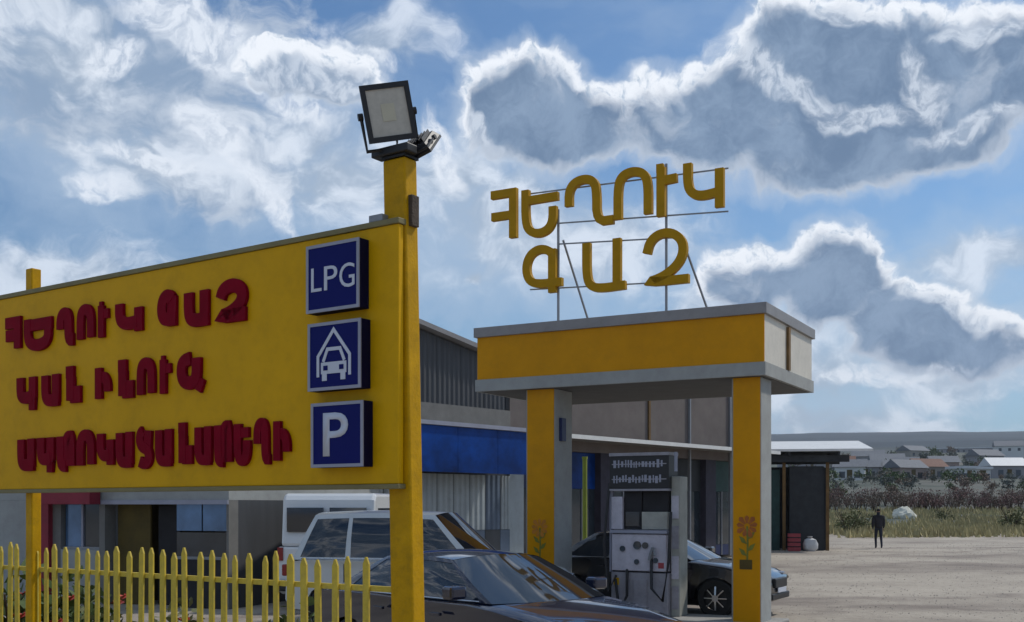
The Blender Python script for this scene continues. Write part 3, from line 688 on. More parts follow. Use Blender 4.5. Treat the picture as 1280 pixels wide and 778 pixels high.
        f = MB(); mx_ = .62*k; f.box((mx_-.09, sgn*(Wd/2+.0), zb_+.02), (mx_+.07, sgn*(Wd/2+.20), zb_+.15)); f.build('mirror', paint, r, bevel=.03)
        for xx in (-.75*k, .2*k):
            f = MB(); f.box((xx-.10, sgn*(Wd/2*.96), zb_-.17), (xx+.06, sgn*(Wd/2*.968+.03), zb_-.14)); f.build('door_handle', m_trim if suv else paint, r, bevel=.006)
        for xx in ((-.42*k, .74*k, -1.12*k) if suv else ()):
            f = MB(); f.box((xx-.005, sgn*(Wd/2*.95), .36), (xx+.005, sgn*(Wd/2*.968+.002), zb_-.07)); f.build('door_seam', m_black, r)
        for xc in (fw, rw):
            w_ = MB(); yc = sgn*(Wd/2-.11)
            def rg(rad, yy): return [(xc+rad*math.cos(a), yc+sgn*yy, .33+rad*math.sin(a)) for a in [2*math.pi*i/20 for i in range(20)]]
            pr_ = [(wr*.62, .09), (wr*.92, .10), (wr, .06), (wr, -.06), (wr*.92, -.10)]
            V_ = sum([rg(a, b_) for a, b_ in pr_], []); F_ = [(j*20+i, j*20+(i+1) % 20, (j+1)*20+(i+1) % 20, (j+1)*20+i) for j in range(4) for i in range(20)]
            w_.add(V_, F_); wo_ = w_.build('wheel', m_tyre, r, smooth_=True)
            q = MB()
            for s_ in range(8):
                a = 2*math.pi*s_/8; q.bar((xc+.05*math.cos(a), yc+sgn*.085, .33+.05*math.sin(a)), (xc+wr*.62*math.cos(a), yc+sgn*.07, .33+wr*.62*math.sin(a)), .03, .02)
            q.tube([(xc, yc+sgn*.06, .33), (xc, yc+sgn*.10, .33)], .06, 10)
            q.build('rim', m_trim, wo_, smooth_=False)
            q = MB(); q.tube([(xc, yc-sgn*.08, .33), (xc, yc+sgn*.03, .33)], wr*.63, 18); q.build('hub', m_black, wo_)
    B('grille', m_black, r, (hl-.12, -.34, .50), (hl+.012, .34, .66), bevel=.02)
    B('lower_intake', m_black, r, (hl-.1, -.5, .30), (hl+.008, .5, .41), bevel=.02)
    B('number_plate', m_white, r, (hl+.012, -.24, .42), (hl+.024, .24, .50))
    B('underbody', m_black, r, (-hl+.4, -Wd*.36, .18), (hl-.4, Wd*.36, .42))
    B('seat_row', m_dark, r, (-1.1*k, -Wd*.33, .6), (-.75*k, Wd*.33, zb_+.18), bevel=.05)
    return r
# near navy saloon: nose right and slightly to the camera
p = at(612, 11.6)
make_car('parked_car', (p[0], p[1]), R(-47), m_carblack, 'dark navy saloon car nearest the camera, right of the tall yellow post', H=1.40, group='cars parked at the station')
p = at(548, 17.2)
make_car('parked_car', (p[0]-.1, p[1]), R(-14), m_carsil, 'silver estate car behind the picket fence and the tall yellow post', L=4.5, H=1.80, suv=True, group='cars parked at the station')
p = FC.w(-2.5, 1.95)
make_car('parked_car', (p[0], p[1]), FC.rz+R(-1), m_carblk2, 'black saloon car under the canopy behind the gas dispenser', L=4.5, H=1.44, group='cars parked at the station')
p = at(452, 22)
# white van behind the silver car
def make_van(loc, rz, label):
    r = empty('parked_van', (loc[0], loc[1], 0), rz, label, 'van')
    L, Wd, H = 4.6, 1.85, 2.12
    body = MB().prism([(-2.3, .35), (-2.3, 1.15), (2.25, 1.1), (2.32, .95), (2.32, .35), (1.9, .28), (-2.1, .28)], -Wd/2, Wd/2).build('body', m_carwhite, r, bevel=.04)
    MB().prism([(-2.28, 1.153), (-2.2, H-.12), (-2.1, H), (.9, H), (1.05, H-.06), (1.8, 1.103)], -Wd/2+.06, Wd/2-.06).build('roof', m_carwhite, r, bevel=.06)
    for sy in (-1, 1): B('rear_window', m_carglass, r, (-2.31, min(sy*.06, sy*.74), 1.42), (-2.27, max(sy*.06, sy*.74), 1.86))
    for sy in (-1, 1): B('tail_light', m_tail, r, (-2.325, sy*.86-.05, .9), (-2.29, sy*.86+.05, 1.14))
    B('rear_bumper', m_black, r, (-2.4, -.9, .35), (-2.301, .9, .55), bevel=.02)
    for sgn in (-1, 1):
        y0, y1 = (Wd/2-.062, Wd/2-.048) if sgn > 0 else (-Wd/2+.048, -Wd/2+.062)
        for poly in ([(-2.0, 1.25), (-1.97, 1.85), (-1.0, 1.85), (-1.0, 1.25)], [(-.9, 1.25), (-.9, 1.85), (.1, 1.85), (.1, 1.25)], [(.2, 1.25), (.2, 1.85), (.9, 1.85), (1.45, 1.25)]):
            MB().prism(poly, y0, y1).build('side_window', m_carglass, r)
        for xc in (-1.45, 1.45):
            f = MB(); f.tube([(xc, sgn*(Wd/2-.18), .34), (xc, sgn*(Wd/2+.01), .34)], .34, 20); wl = f.build('wheel', m_tyre, r, smooth_=True)
            f = MB(); f.tube([(xc, sgn*(Wd/2+.011), .34), (xc, sgn*(Wd/2+.02), .34)], .2, 16); f.build('rim', m_trim, wl)
    MB().add([(1.10, -.8, H-.12), (1.10, .8, H-.12), (1.80, .8, 1.16), (1.80, -.8, 1.16)], [(0, 1, 2, 3)]).build('windshield', m_carglass, r)
make_van((p[0], p[1]), R(82), 'white van with a flat roof behind the silver car')

# ------------------------------------------------------------------ hall behind
FH = Frame((-2.12, 27.7), math.atan2(12, 10.1))
hall = empty('industrial_hall', FH.w(0, 0), FH.rz, 'dark grey clad hall with blue awning between tall yellow post and canopy', 'building')
gpoly = [(-5.97, 0), (-5.97, 6.45), (-3.2, 6.9), (3.2, 5.80), (3.2, 0)]
def roofz(s_): return 6.45+(s_+5.97)*.1625 if s_ < -3.2 else 6.9-(s_+3.2)*.1719
MB().prism([(-5.97, 0), (-5.97, 6.40), (-3.2, 6.85), (3.2, 5.75), (3.2, 0)], .06, 12).build('wall', m_clad, hall)
s_ = -5.95
while s_ < 3.15:
    e_ = min(s_+.9, 3.19); zc0, zc1 = roofz(s_)-.06, roofz(e_)-.06
    f = MB(); nrib = 5
    pts = []
    for i in range(nrib*4+1):
        xx = s_+(e_-.012-s_)*i/(nrib*4); pts.append((xx, (.0, .028, .028, 0)[i % 4]))
    vs = [(a, .03-b_, 3.95) for a, b_ in pts]+[(a, .03-b_, roofz(a)-.07) for a, b_ in pts]; m_ = len(pts)
    f.add(vs, [(i, i+1, i+1+m_, i+m_) for i in range(m_-1)]).build('cladding_panel', m_clad, hall)
    s_ = e_
f = MB(); f.prism([(-6.1, 6.38), (-3.2, 6.86), (3.3, 5.74), (3.3, 5.86), (-3.2, 6.98), (-6.1, 6.5)], -.25, 12.2).build('roof', m_flash, hall)
sv = [(-5.9, 3.2)]
B('pale_band', m_band, hall, (-1.0, -.02, 4.05), (3.2, .02, 4.5))
B('awning_edge', m_rim, hall, (-5.9, -.95, 3.86), (3.2, -.9, 3.96)); B('awning_top', m_grey, hall, (-5.9, -.899, 3.9), (3.2, .0, 3.94))
for i in range(6): B('blue_awning_panel', m_bluef, hall, (-5.9+i*1.517, -.88, 2.72), (-5.9+(i+1)*1.517-.012, -.84, 3.85))
i = 0; s_ = -5.9
while s_ < 3.1:
    e_ = min(s_+.62, 3.19); f = MB(); pts = [(s_+(e_-.02-s_)*q/12, (.0, .03, .03, 0)[q % 4]) for q in range(13)]
    f.add([(a, -.03-b_, z_) for z_ in (1.25, 2.71) for a, b_ in pts], [(q, q+1, q+14, q+13) for q in range(12)]); f.build('shutter_panel', m_shut if i % 5 != 3 else m_bluegrey, hall); B('lower_panel', (m_bluegrey, m_clad, m_bluegrey)[i % 3], hall, (s_, -.02, .1), (e_-.02, .05, 1.24)); s_ = e_; i += 1

off_b = empty('service_building', FH.w(3.2, 0), FH.rz, 'brown plastered service building with a white eave behind the canopy and dispenser', 'building')
LB = 14.4
# wall with door and window openings below the eave
opens = [(.6, 1.6, .1, 3.5), (2.2, 4.3, .1, 3.5), (5.0, 7.4, .1, 3.5), (8.2, 10.6, .1, 3.5), (11.3, 13.6, .1, 3.5)]
B('upper_wall', m_brown, off_b, (0, 0, 3.5), (LB, 8, 6.28))
B('parapet_cap', m_flash, off_b, (-.03, -.06, 6.28), (LB+.05, 8.05, 6.36))
xa = 0
for (o0, o1, _, _) in opens+[(LB, LB, 0, 0)]:
    if o0 > xa: B('wall_pier', m_pier if xa else m_shut, off_b, (xa, 0, 0), (o0, .35, 3.498))
    xa = o1
B('back_wall', m_dark, off_b, (.01, .8, 0), (LB, 1, 3.49))
for i, (o0, o1, q0, q1) in enumerate(opens):
    fm = (m_navy, m_bluef, m_navy, m_kiosk, m_kioskg)[i]
    B('shop_front', fm, off_b, (o0, .22, 2.4), (o1, .27, 3.49)); n_ = 2 if o1-o0 < 1.5 else 3
    for k in range(n_):
        a = o0+(o1-o0)*k/n_; e_ = o0+(o1-o0)*(k+1)/n_
        pf = B('window', m_grey, off_b, (a, .20, .12), (a+.05, .28, 2.399)); B('pane', m_glassd, pf, (a+.052, .235, .5), (e_-.002, .245, 2.39)); B('sill_panel', m_navy, pf, (a+.052, .225, .12), (e_-.002, .25, .49))
B('eave_edge', m_roof, off_b, (.9, -1.0, 3.78), (LB-.1, -.95, 3.90)); B('eave', m_band, off_b, (.9, -.949, 3.80), (LB-.1, -.002, 3.87))
B('duct_pipe', m_rust, off_b, (6.9, -.06, 4.0), (7.0, -.002, 6.2))
for xx in (1.0, 9.4, 12.2): B('downpipe', m_grey, off_b, (xx, -.08, .1), (xx+.08, -.003, 6.2))

# yellow green post in front
pp = at(731, 22.5)
r = empty('marker_post', (pp[0], pp[1], 0), 0, 'slim yellow green post between the left column and the dispenser', 'post')
f = MB(); f.tube([(0, 0, 0), (0, 0, 2.85)], .05, 10); f.build('pole', m_lime, r, smooth_=True); B('base_plate', m_grey, r, (-.14, -.14, 0), (.14, .14, .03)); f = MB(); f.tube([(0, 0, 2.85), (0, 0, 2.9)], .06, 10); f.build('cap', m_lime, r)

# ------------------------------------------------------------------ shop left
FS = Frame(at(286, 20), R(-20))
shop = empty('shop', FS.w(0, 0), FS.rz, 'low grey shop with red awning and dark doorway behind the picket fence', 'building')
h_ = lambda px_: FS.hit(px_)[0]; zs = lambda px_, py_: FS.hit(px_, py_)[1]
xleft = h_(-80); ztop = 3.2; zl = zs(200, 632)
B('upper_wall', m_plaster, shop, (xleft, 0, zl+.1), (0, 6, ztop))
B('roof', m_flash, shop, (xleft-.2, -.3, ztop), (.2, 6.2, ztop+.12))
segs = [(-80, 66, 'w'), (66, 76, 'p'), (76, 124, 'win'), (124, 131, 'p'), (131, 216, 'door'), (216, 283, 'blue'), (283, 286, 'p')]
for a, e, kd in segs:
    X0, X1 = h_(a), h_(e)
    if kd in 'wp': B('wall', m_plaster if kd == 'w' else m_band, shop, (X0, 0, 0), (X1, .3, zl+.098))
    elif kd == 'win':
        wn = B('window', m_grey, shop, (X0, .05, 1.05), (X1, .10, 1.1)); B('pane', m_glassb, wn, (X0+.03, .10, 1.1), ((X0+X1)/2-.02, .12, zl+.09)); B('pane', m_glassd, wn, ((X0+X1)/2+.02, .10, 1.1), (X1-.03, .12, zl+.09)); B('mullion', m_rim, wn, ((X0+X1)/2-.018, .06, 1.1), ((X0+X1)/2+.018, .13, zl+.09)); B('wall', m_plaster, shop, (X0, 0, 0), (X1, .3, 1.048))
    elif kd == 'door':
        B('doorway_back', m_darkbrown, shop, (X0, 1.2, 0), (X1, 1.3, zl+.09)); B('door_leaf', m_darkbrown, shop, (X0+.1, .25, 0), (X0+(X1-X0)*.55, .3, zl+.02)); B('door_leaf', m_dark, shop, (X0+(X1-X0)*.62, .35, 0), (X1-.1, .4, zl+.0))
    else:
        wn = B('window', m_grey, shop, (X0, .03, .9), (X1, .09, .95)); zm = zs(250, 664)
        B('pane', m_glassb, wn, (X0+.02, .09, zm), ((X0+X1)/2-.015, .11, zl+.095)); B('pane', m_glassb, wn, ((X0+X1)/2+.015, .09, zm), (X1-.02, .11, zl+.095)); B('pane', m_glassd, wn, (X0+.02, .09, .95), (X1-.02, .11, zm-.03)); B('wall', m_dark, shop, (X0, 0, 0), (X1, .3, .898))
B('lintel', m_rim, shop, (h_(126), -.04, zl+.02), (h_(286), -.002, zl+.10))
f = MB(); X0, X1 = h_(66), h_(128); f.prism([(X0, zl+.02), (X1, zl+.02), (X1, zl+.55), (X0, zl+.55)], -.35, -.05); f.build('red_awning', m_red, shop, bevel=.01)
B('red_pillar', m_red, shop, (h_(56), -.12, 0), (h_(66), -.002, zl+.5))
B('side_wall', m_clad, shop, (-.25, .301, 0), (0, 6, zl+.098))

# ------------------------------------------------------------------ plants behind the fence
def leafmesh(n, rx, ry, rz_, s, seed, clumps=9, up=0):
    rd = random.Random(seed); f = MB(); cl = []
    for i in range(clumps):
        a = rd.uniform(0, 2*math.pi); e = rd.uniform(-.6, 1); q = rd.uniform(.3, .8); cl.append(Vector((math.cos(a)*q, math.sin(a)*q, e*q)))
    for i in range(n):
        c = rd.choice(cl); p_ = c+Vector((rd.gauss(0, .24), rd.gauss(0, .24), rd.gauss(0, .24)))
        p_ = Vector((p_.x*rx, p_.y*ry, p_.z*rz_+rz_)); d1 = Vector((rd.gauss(0, 1), rd.gauss(0, 1), rd.gauss(0, 1)+up)).normalized(); d2 = d1.cross(Vector((rd.gauss(0, 1), rd.gauss(0, 1), rd.gauss(0, 1)))).normalized(); ss = s*rd.uniform(.6, 1.3)
        f.add([p_-d1*ss, p_-d2*ss*.45, p_+d1*ss, p_+d2*ss*.45], [(0, 1, 2, 3)])
    return f
shr = []
for k in range(3):
    r = empty('garden_shrub', (0, 0, 0)); fo = leafmesh(900, .42, .38, .42, .045, 30+k).build('foliage', m_leaf[k], r)
    fo['kind'] = 'stuff'
    f = MB(); rd = random.Random(k)
    for q in range(7): a = rd.uniform(0, 6.28); f.tube([(0, 0, 0), (.12*math.cos(a), .12*math.sin(a), .3), (.3*math.cos(a), .28*math.sin(a), .65)], .014, 5, .005)
    f.build('stem', m_bark, r); shr.append(r)
spots = [(22, 9.9, 1.75, 0), (90, 9.6, 1.38, 1), (128, 9.5, 1.32, 0), (165, 9.3, 1.2, 2), (215, 8.9, 1.15, 1), (300, 8.5, 1.12, 2), (352, 8.3, 1.22, 0), (400, 8.0, 1.05, 1), (455, 7.8, 1.12, 2)]
lab = ['tall green shrub at the far left end of the picket fence', 'dark shrub with red flowers just right of the left post', 'green shrub beside the red flowering one behind the pickets', 'olive shrub in front of the dark shop doorway', 'dark shrub below the blue shop window', 'olive shrub behind pickets left of the silver car', 'green shrub behind pickets at the rear of the silver car', 'low dark shrub in front of the silver car', 'olive shrub behind the pickets beside the tall yellow post']
used = set()
for (px_, Y, s_, k), l_ in zip(spots, lab):
    o = shr[k] if k not in used else copy_tree(shr[k]); used.add(k); o.location = (*at(px_, Y), 0); o.rotation_euler = (0, 0, random.uniform(0, 6)); o.scale = (s_, s_, s_); tag(o, l_, 'shrub', 'shrubs behind the picket fence')
    if 'red flowers' in l_:
        for q_ in range(14):
            a_ = random.uniform(0, 6.28); h1 = random.uniform(.35, .8); f = MB(); [f.add([(.33*math.cos(a_), .30*math.sin(a_), h1), (.33*math.cos(a_)+.05*math.cos(t_), .30*math.sin(a_)+.05*math.sin(t_), h1+.02), (.33*math.cos(a_)+.05*math.cos(t_+1), .30*math.sin(a_)+.05*math.sin(t_+1), h1+.035)], [(0, 1, 2)]) for t_ in (0, 1.05, 2.1, 3.15, 4.2, 5.25)]; f.build('flower', m_flower, o)

# ------------------------------------------------------------------ kiosk beyond the column
kp = at(1045, 46)
FK = Frame(kp, R(-8))
kz = empty('open_shed', FK.w(0, 0), FK.rz, 'dark open shed with white sheet roof to the right of the canopy', 'shed')
B('back_wall', m_kiosk, kz, (-6.5, 2.6, 0), (-.1, 2.7, 3.6)); B('side_wall', m_kiosk, kz, (-.45, .4, 0), (-.3, 2.59, 3.5))
B('front_wall', m_kiosk, kz, (-1.9, .0, 0), (-.5, .08, 3.55)); B('front_wall', m_kioskg, kz, (-5.5, .05, 0), (-2.3, .12, 3.4))
for xx in (-2.2, -.42, -4.5): B('post', m_rust, kz, (xx, -.1, 0), (xx+.13, .0-.002, 3.7))
f = MB().box((-6.8, -.6, 4.15), (1.4, 2.9, 4.25)); f.v = [(a, b_, c+(.52 if b_ > 0 else 0)) for a, b_, c in f.v]; f.build('sheet_roof', m_roof, kz)
B('roof_beam', m_kiosk, kz, (-6.6, -.3, 3.72), (.5, -.12, 4.0)); B('roof_beam', m_kiosk, kz, (-6.6, 2.3, 3.72), (.5, 2.5, 4.4))
for xx in (-6, -4, -2, 0): B('rafter', m_kiosk, kz, (xx, -.5, 4.002), (xx+.1, 2.8, 4.148))
for (lx_, w_, hh, mm, nm, l_) in ((-2.05, .5, .75, m_crate, 'crate', 'red crate against the front of the dark shed'), (-1.45, .55, .6, m_sack, 'sack', 'white sack beside the red crate by the shed')):
    pw_ = FK.w(lx_, -.9); r = empty(nm, pw_, FK.rz, l_, nm)
    if nm == 'crate':
        for i in range(4): B('slat', mm, r, (0, 0, .02+i*.19), (w_, .03, .16+i*.19)); B('slat', mm, r, (0, .37, .02+i*.19), (w_, .4, .16+i*.19)); B('slat', mm, r, (0, .032, .02+i*.19), (.03, .368, .16+i*.19)); B('slat', mm, r, (w_-.03, .032, .02+i*.19), (w_, .368, .16+i*.19))
        B('bottom', mm, r, (.03, .03, 0), (w_-.03, .37, .018)); 
    else:
        f = MB(); V_ = []
        for j, (rr, zz) in enumerate([(.2, 0), (.3, .1), (.31, .3), (.24, .48), (.08, .55), (.12, .62)]):
            for i in range(12): a = i*math.pi/6; q = rr*(1+.08*math.sin(3*a+j)); V_.append((q*math.cos(a)+.3, q*.8*math.sin(a)+.2, zz))
        f.add(V_, [(j*12+i, j*12+(i+1) % 12, (j+1)*12+(i+1) % 12, (j+1)*12+i) for j in range(5) for i in range(12)]+[tuple(range(60, 72))]); f.build('bag', mm, r, smooth_=True); MB().tube([(.3+.09*math.cos(a), .2+.08*math.sin(a), .55) for a in [i*.7 for i in range(10)]], .012, 5).build('tie', m_rust, r)

# ------------------------------------------------------------------ walking person
def person(loc, rz):
    r = empty('person', loc, rz, 'person in dark jacket and trousers walking away across the dirt yard', 'person')
    def skin(name, verts, edges, rad, m, parent, lev=2, root=0):
        me = bpy.data.meshes.new(name); me.from_pydata(verts, edges, []); o = bpy.data.objects.new(name, me); C.objects.link(o); o.parent = parent
        md = o.modifiers.new('skin', 'SKIN'); sv_ = me.skin_vertices[0].data
        for i, q in enumerate(rad): sv_[i].radius = (q, q) if not isinstance(q, tuple) else q
        sv_[root].use_root = True
        sd = o.modifiers.new('sub', 'SUBSURF'); sd.levels = lev; sd.render_levels = lev; md.use_smooth_shade = True
        me.materials.append(m); return o
    v = [(0,0,.95),(0,.01,1.15),(0,.02,1.38),(0,.0,1.48),(0,-.02,1.58),(0,-.03,1.68),
         (.09,0,.90),(.10,-.10,.50),(.10,-.02,.09),(.10,-.14,.05),
         (-.09,0,.90),(-.10,.08,.50),(-.10,.26,.14),(-.10,.17,.05),
         (.19,.0,1.40),(.24,.08,1.12),(.23,.0,.87),(-.19,.0,1.40),(-.24,-.06,1.12),(-.23,-.16,.89)]
    e = [(0,1),(1,2),(2,3),(3,4),(4,5),(0,6),(6,7),(7,8),(8,9),(0,10),(10,11),(11,12),(12,13),(2,14),(14,15),(15,16),(2,17),(17,18),(18,19)]
    rad = [(.15,.11),(.15,.11),(.17,.12),.055,.085,.07,.095,.062,.045,.04,.095,.062,.045,.04,.065,.05,.032,.065,.05,.032]
    skin('body', v, e, rad, m_trous, r)
    skin('jacket', [(0,0,.86),(0,.01,1.05),(0,.02,1.38),(0,.0,1.46),(.19,0,1.41),(.245,.08,1.13),(.235,.01,.92),(-.19,0,1.41),(-.245,-.06,1.13),(-.235,-.14,.94)], [(0,1),(1,2),(2,3),(2,4),(4,5),(5,6),(2,7),(7,8),(8,9)], [(.19,.14),(.185,.14),(.19,.14),.075,.08,.065,.055,.08,.065,.055], m_cloth, r)
    hd = skin('head', [(0,-.015,1.53),(0,-.02,1.60),(0,-.03,1.68)], [(0,1),(1,2)], [.05,.082,.085], m_skin, r)
    MB().tube([(0,-.105,1.62),(0,-.135,1.60)], .014, 6).build('nose', m_skin, hd)
    for sx in (-1, 1): MB().tube([(sx*.032,-.10,1.645),(sx*.032,-.112,1.645)], .010, 6).build('eye', m_black, hd); MB().tube([(sx*.08,-.01,1.60),(sx*.10,.0,1.65)], .014, 6).build('ear', m_skin, hd)
    MB().tube([(-.025,-.104,1.575),(.025,-.104,1.575)], .006, 5).build('mouth', m_tail, hd)
    skin('hair', [(0,.02,1.62),(0,.0,1.70),(0,-.04,1.73)], [(0,1),(1,2)], [.085,.092,.07], m_hair, r)
    for hx, hy, hz in ((.23, 0, .87), (-.23, -.16, .89)):
        s = 1 if hx > 0 else -1
        vv = [(hx,hy,hz),(hx,hy,hz-.07)]; ee = [(0,1)]; rr = [.03,.036]
        h0 = skin('hand', vv, ee, rr, m_skin, r, 1)
        for i in range(4): q = (i-1.5)*.019; ln = (.07,.08,.075,.058)[i]; skin('finger', [(hx,hy+q,hz-.09),(hx-s*.006,hy+q,hz-.09-ln*.5),(hx-s*.022,hy+q,hz-.09-ln)], [(0,1),(1,2)], [.009,.009,.007], m_skin, h0, 1)
        skin('finger', [(hx,hy-.03,hz-.04),(hx-s*.01,hy-.055,hz-.075),(hx-s*.018,hy-.055,hz-.10)], [(0,1),(1,2)], [.011,.010,.008], m_skin, h0, 1)
    return r
pp = at(1098, 48)
person((pp[0], pp[1], 0.0), R(170))

# ------------------------------------------------------------------ far field: heap, brush, houses
hp = at(1130, 84)
f = MB(); rd = random.Random(3); V_ = []
for j in range(7):
    e_ = j/6*math.pi/2
    for i in range(16):
        a = i*math.pi/8; n_ = 1+.22*noise.noise(Vector((math.cos(a)*2, math.sin(a)*2, e_*2))); V_.append((.95*math.cos(e_)*math.cos(a)*n_, .8*math.cos(e_)*math.sin(a)*n_, .85*math.sin(e_)*n_))
f.add(V_, [(j*16+i, j*16+(i+1) % 16, (j+1)*16+(i+1) % 16, (j+1)*16+i) for j in range(6) for i in range(16)]+[tuple(range(96, 112))])
o = f.build('rubble_heap', m_stone, loc=(hp[0], hp[1], ter(*hp)-.02), smooth_=False); tag(o, 'pale whitish heap on the grass to the right of the walking person', 'heap')
rd = random.Random(9); f = MB()
for i in range(6500):
    Y = 11+50*rd.random()**1.4; X = rd.uniform(.08*Y, .52*Y); q = rd.uniform(.008, .028)*(1+Y/60); h0 = q*rd.uniform(.3, .6)
    pts = [(X+q*math.cos(a)*rd.uniform(.7, 1.2), Y+q*math.sin(a)*rd.uniform(.7, 1.2), -.01) for a in (0, 1.26, 2.5, 3.8, 5.0)]
    f.add(pts+[(X+q*.1, Y, h0)], [(0, 1, 5), (1, 2, 5), (2, 3, 5), (3, 4, 5), (4, 0, 5)])
tag(f.build('gravel', mat('gravel_stone', (.33, .29, .25), .95, var=.5, scale=.8)), 'loose pebbles scattered over the dirt yard', 'gravel', kind='stuff')
# dry grass field
rd = random.Random(5); f = MB()
for i in range(15000):
    Y = rd.uniform(61, 96); X = rd.uniform(.20*Y, .60*Y)
    if noise.noise(Vector((X/6, Y/6, 0))) < -.25: continue
    z_ = ter(X, Y); hgt = rd.uniform(.15, .55); w_ = rd.uniform(.05, .16); a = rd.uniform(0, 3.14); lx_ = rd.uniform(-.15, .15)
    f.add([(X-w_*math.cos(a), Y-w_*math.sin(a), z_-.02), (X+w_*math.cos(a), Y+w_*math.sin(a), z_-.02), (X+lx_, Y+.1, z_+hgt)], [(0, 1, 2)])
tag(f.build('grass', m_grass), 'dry olive grass along the far edge of the dirt yard', 'grass', kind='stuff')
def bush_proto(m, seed, n=420, s=.16, h=1.5, w=1.5, up=1.2, nm='bare_bush'):
    r = empty(nm, (0, 0, -50)); leafmesh(n, w, w*.8, h, s, seed, 12, up).build('twigs' if nm == 'bare_bush' else 'crown', m, r)['kind'] = 'stuff'
    f = MB(); q = random.Random(seed)
    for i in range(9): a = q.uniform(0, 6.28); f.tube([(0, 0, 0), (.3*w*math.cos(a), .3*w*math.sin(a), h*.8), (.7*w*math.cos(a), .7*w*math.sin(a), h*1.7)], .05, 5, .015)
    f.build('trunk', m_bark, r); return r
protos = [None, None, None, bush_proto(m_leaf[2], 4, s=.14, h=1.1, up=0, nm='green_bush')]
uses = [0]*4
def place(k, px_, Y, s_, label, cat, group, sy=1):
    o = protos[k] if uses[k] == 0 else copy_tree(protos[k]); uses[k] += 1
    X, _ = at(px_, Y); o.location = (X, Y, ter(X, Y)-.1); o.rotation_euler = (0, 0, random.uniform(0, 6)); o.scale = (s_, s_, s_*sy); tag(o, label, cat, group)
random.seed(11)
def mass(name, mats, spots_, n, rx, rz_, leaf, seed, up, label, cat, stem):
    me_v = []; me_f = []; me_m = []
    bases = [leafmesh(n, rx, rx*.85, rz_, leaf, seed+k, 11, up) for k in range(4)]
    for b_ in bases:
        b_.mi = [0]*len(b_.f)
        if stem:
            q = random.Random(seed)
            for i in range(stem): a = q.uniform(0, 6.28); b_.tube([(0, 0, -.3), (.25*rx*math.cos(a), .25*rx*math.sin(a), rz_*.8), (.6*rx*math.cos(a), .6*rx*math.sin(a), rz_*1.6)], .035*rx, 4, .012*rx)
        b_.mi += [1]*(len(b_.f)-len(b_.mi))
    for (X, Y, s_) in spots_:
        k = random.randrange(4); b_ = bases[k]; n0 = len(me_v); a = random.uniform(0, 6.28); ca, sa = math.cos(a)*s_, math.sin(a)*s_; z_ = ter(X, Y)-.1*s_; mk = random.randrange(len(mats)-1)
        me_v += [(X+v[0]*ca-v[1]*sa, Y+v[0]*sa+v[1]*ca, z_+v[2]*s_) for v in b_.v]; me_f += [tuple(i+n0 for i in f_) for f_ in b_.f]; me_m += [(len(mats)-1 if q else mk) for q in b_.mi]
    me = bpy.data.meshes.new(name); me.from_pydata(me_v, [], me_f)
    for m_ in mats: me.materials.append(m_)
    me.polygons.foreach_set('material_index', me_m); me.update()
    o = bpy.data.objects.new(name, me); C.objects.link(o); return tag(o, label, cat, kind='stuff')
sp_ = []
for i in range(64):
    px_ = 1030+i*4.6+random.uniform(-3, 3); Y = random.uniform(92, 106); sp_.append((*at(px_, Y), random.uniform(.46, .70)))
mass('brushwood', m_twig+[m_bark], sp_, 300, 1.5, 1.5, .13, 1, 1.2, 'long band of dark reddish brown bare brushwood beyond the yard', 'brushwood', 9)
sp_ = []
for i in range(170):
    Y = random.choice([125, 150, 180, 220, 270, 330, 400, 470])*random.uniform(.9, 1.12); sp_.append((*at(random.uniform(975, 1310), Y), random.uniform(.28, .62)*(.45+Y/330)))
mass('hillside_trees', [m_leaf[0], m_farg, m_twig[1], m_bark], sp_, 170, 2.4, 2.0, .42, 40, 0, 'mass of small dark trees between the houses of the far slope', 'woodland', 3)
for px_, Y, s_, l_ in ((1060, 66, .75, 'green bush directly right of the dark shed'), (1078, 69, .62, 'smaller green bush between shed bush and walking person'), (1180, 80, .5, 'low green bush right of the pale heap'), (1265, 70, .75, 'green bush at the right end of the grass')):
    place(3, px_, Y, s_, l_, 'bush', 'green bushes at the yard edge')
def house(px_, Y, wd_, dp_, hh, wm, rm, label, flat_=False):
    X, _ = at(px_, Y); r = empty('house', (X, Y, ter(X, Y)-.5), random.uniform(-.5, .5), label, 'house', 'houses on the far slope')
    B('wall', wm, r, (-wd_/2, 0, 0), (wd_/2, dp_, hh))
    if flat_: B('roof', rm, r, (-wd_/2-.4, -.4, hh), (wd_/2+.4, dp_+.4, hh+.45))
    else:
        rg_ = hh+wd_*.16; MB().add([(-wd_/2-.4, -.4, hh), (wd_/2+.4, -.4, hh), (wd_/2+.4, dp_+.4, hh), (-wd_/2-.4, dp_+.4, hh), (-wd_/2-.4, dp_/2, rg_+.6), (wd_/2+.4, dp_/2, rg_+.6)], [(0, 1, 5, 4), (2, 3, 4, 5), (0, 4, 3), (1, 2, 5), (3, 2, 1, 0)]).build('roof', rm, r)
    nw = max(2, int(wd_/2.6))
    for i in range(nw):
        xx = -wd_/2+(i+.5)*wd_/nw; wn = B('window', m_glassd, r, (xx-.5, -.05, hh-1.9), (xx+.5, -.004, hh-.8)); 
    B('door', m_darkbrown, r, (-.45, -.06, .5), (.45, -.004, 2.3)) if nw % 2 == 0 else None
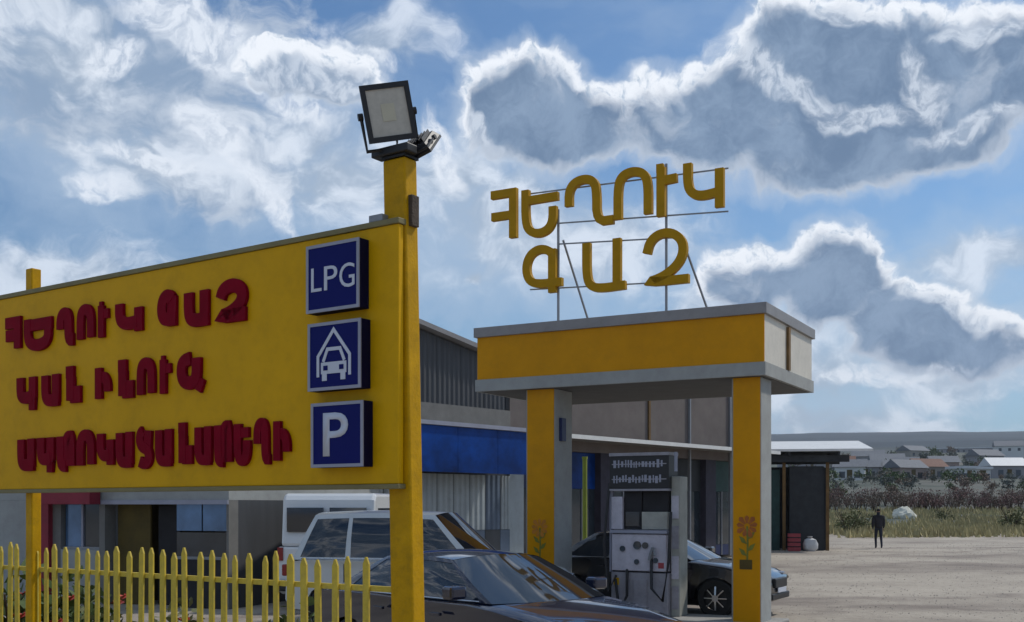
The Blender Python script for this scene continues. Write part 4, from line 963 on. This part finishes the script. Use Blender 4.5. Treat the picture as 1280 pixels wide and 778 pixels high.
hs = [(1050, 240, 6, 5, 3, 0, 1, 'cream house with rust roof behind the shed bush', 0), (1132, 245, 5, 4, 3, 3, 0, 'white house with grey roof above the pale heap', 0), (1182, 250, 6, 5, 3, 2, 0, 'pinkish house with grey roof higher up the middle slope', 0), (1062, 190, 5, 4, 2.8, 3, 0, 'small white house with grey roof just above the shed bush', 0), (1082, 200, 4.5, 4, 2.6, 1, 0, 'small grey house left above the walking person', 0), (1120, 205, 5, 4, 2.6, 0, 0, 'small cream house with grey roof above the pale heap', 0), (1142, 195, 6, 4, 2.6, 2, 0, 'pinkish house with grey roof in the middle of the slope', 0),
      (1166, 200, 6, 4, 2.8, 0, 1, 'cream house with rust roof right of the pinkish one', 0), (1212, 190, 2.6, 4, 2.6, 3, 2, 'small bright white house, left of the two at right', 1),
      (1229, 192, 2.4, 4, 2.5, 3, 2, 'small bright white house, right of the two at right', 1),
      (1262, 215, 7, 5, 3, 1, 2, 'grey house with white roof at the far right', 0), (1110, 280, 8, 6, 3, 1, 0, 'grey house on the middle slope', 0), (1085, 330, 9, 6, 3.4, 1, 0, 'grey roofed house higher on the left of the slope', 0),
      (1198, 560, 34, 10, 4.0, 1, 2, 'long low building with pale roof high on the slope', 1), (1262, 420, 10, 7, 5, 3, 0, 'pale house high on the right of the slope', 0), (1150, 400, 9, 7, 4, 0, 0, 'cream house high in the middle of the slope', 0), (1240, 330, 9, 6, 3.4, 1, 0, 'grey house between the white pair and the far right house', 0), (1015, 300, 12, 8, 4, 1, 0, 'grey house behind the shed roof', 0)]
random.seed(4)
for (a, Y, w_, d_, h_2, wm, rm, l_, fl) in hs: house(a, Y, w_, d_, h_2, m_wallset[wm], m_roofset[rm], l_, bool(fl))

# ------------------------------------------------------------------ air
hm = bpy.data.materials.new('haze'); hm.use_nodes = True; t = hm.node_tree; t.nodes.clear()
vo = t.nodes.new('ShaderNodeVolumePrincipled'); vo.inputs['Color'].default_value = (.80, .86, .95, 1); vo.inputs['Density'].default_value = .00016; vo.inputs['Anisotropy'].default_value = .2
mo = t.nodes.new('ShaderNodeOutputMaterial'); t.links.new(vo.outputs[0], mo.inputs['Volume'])
tag(MB().box((-9300, -500, -12), (9300, 9300, 180)).build('haze', hm), kind='stuff')
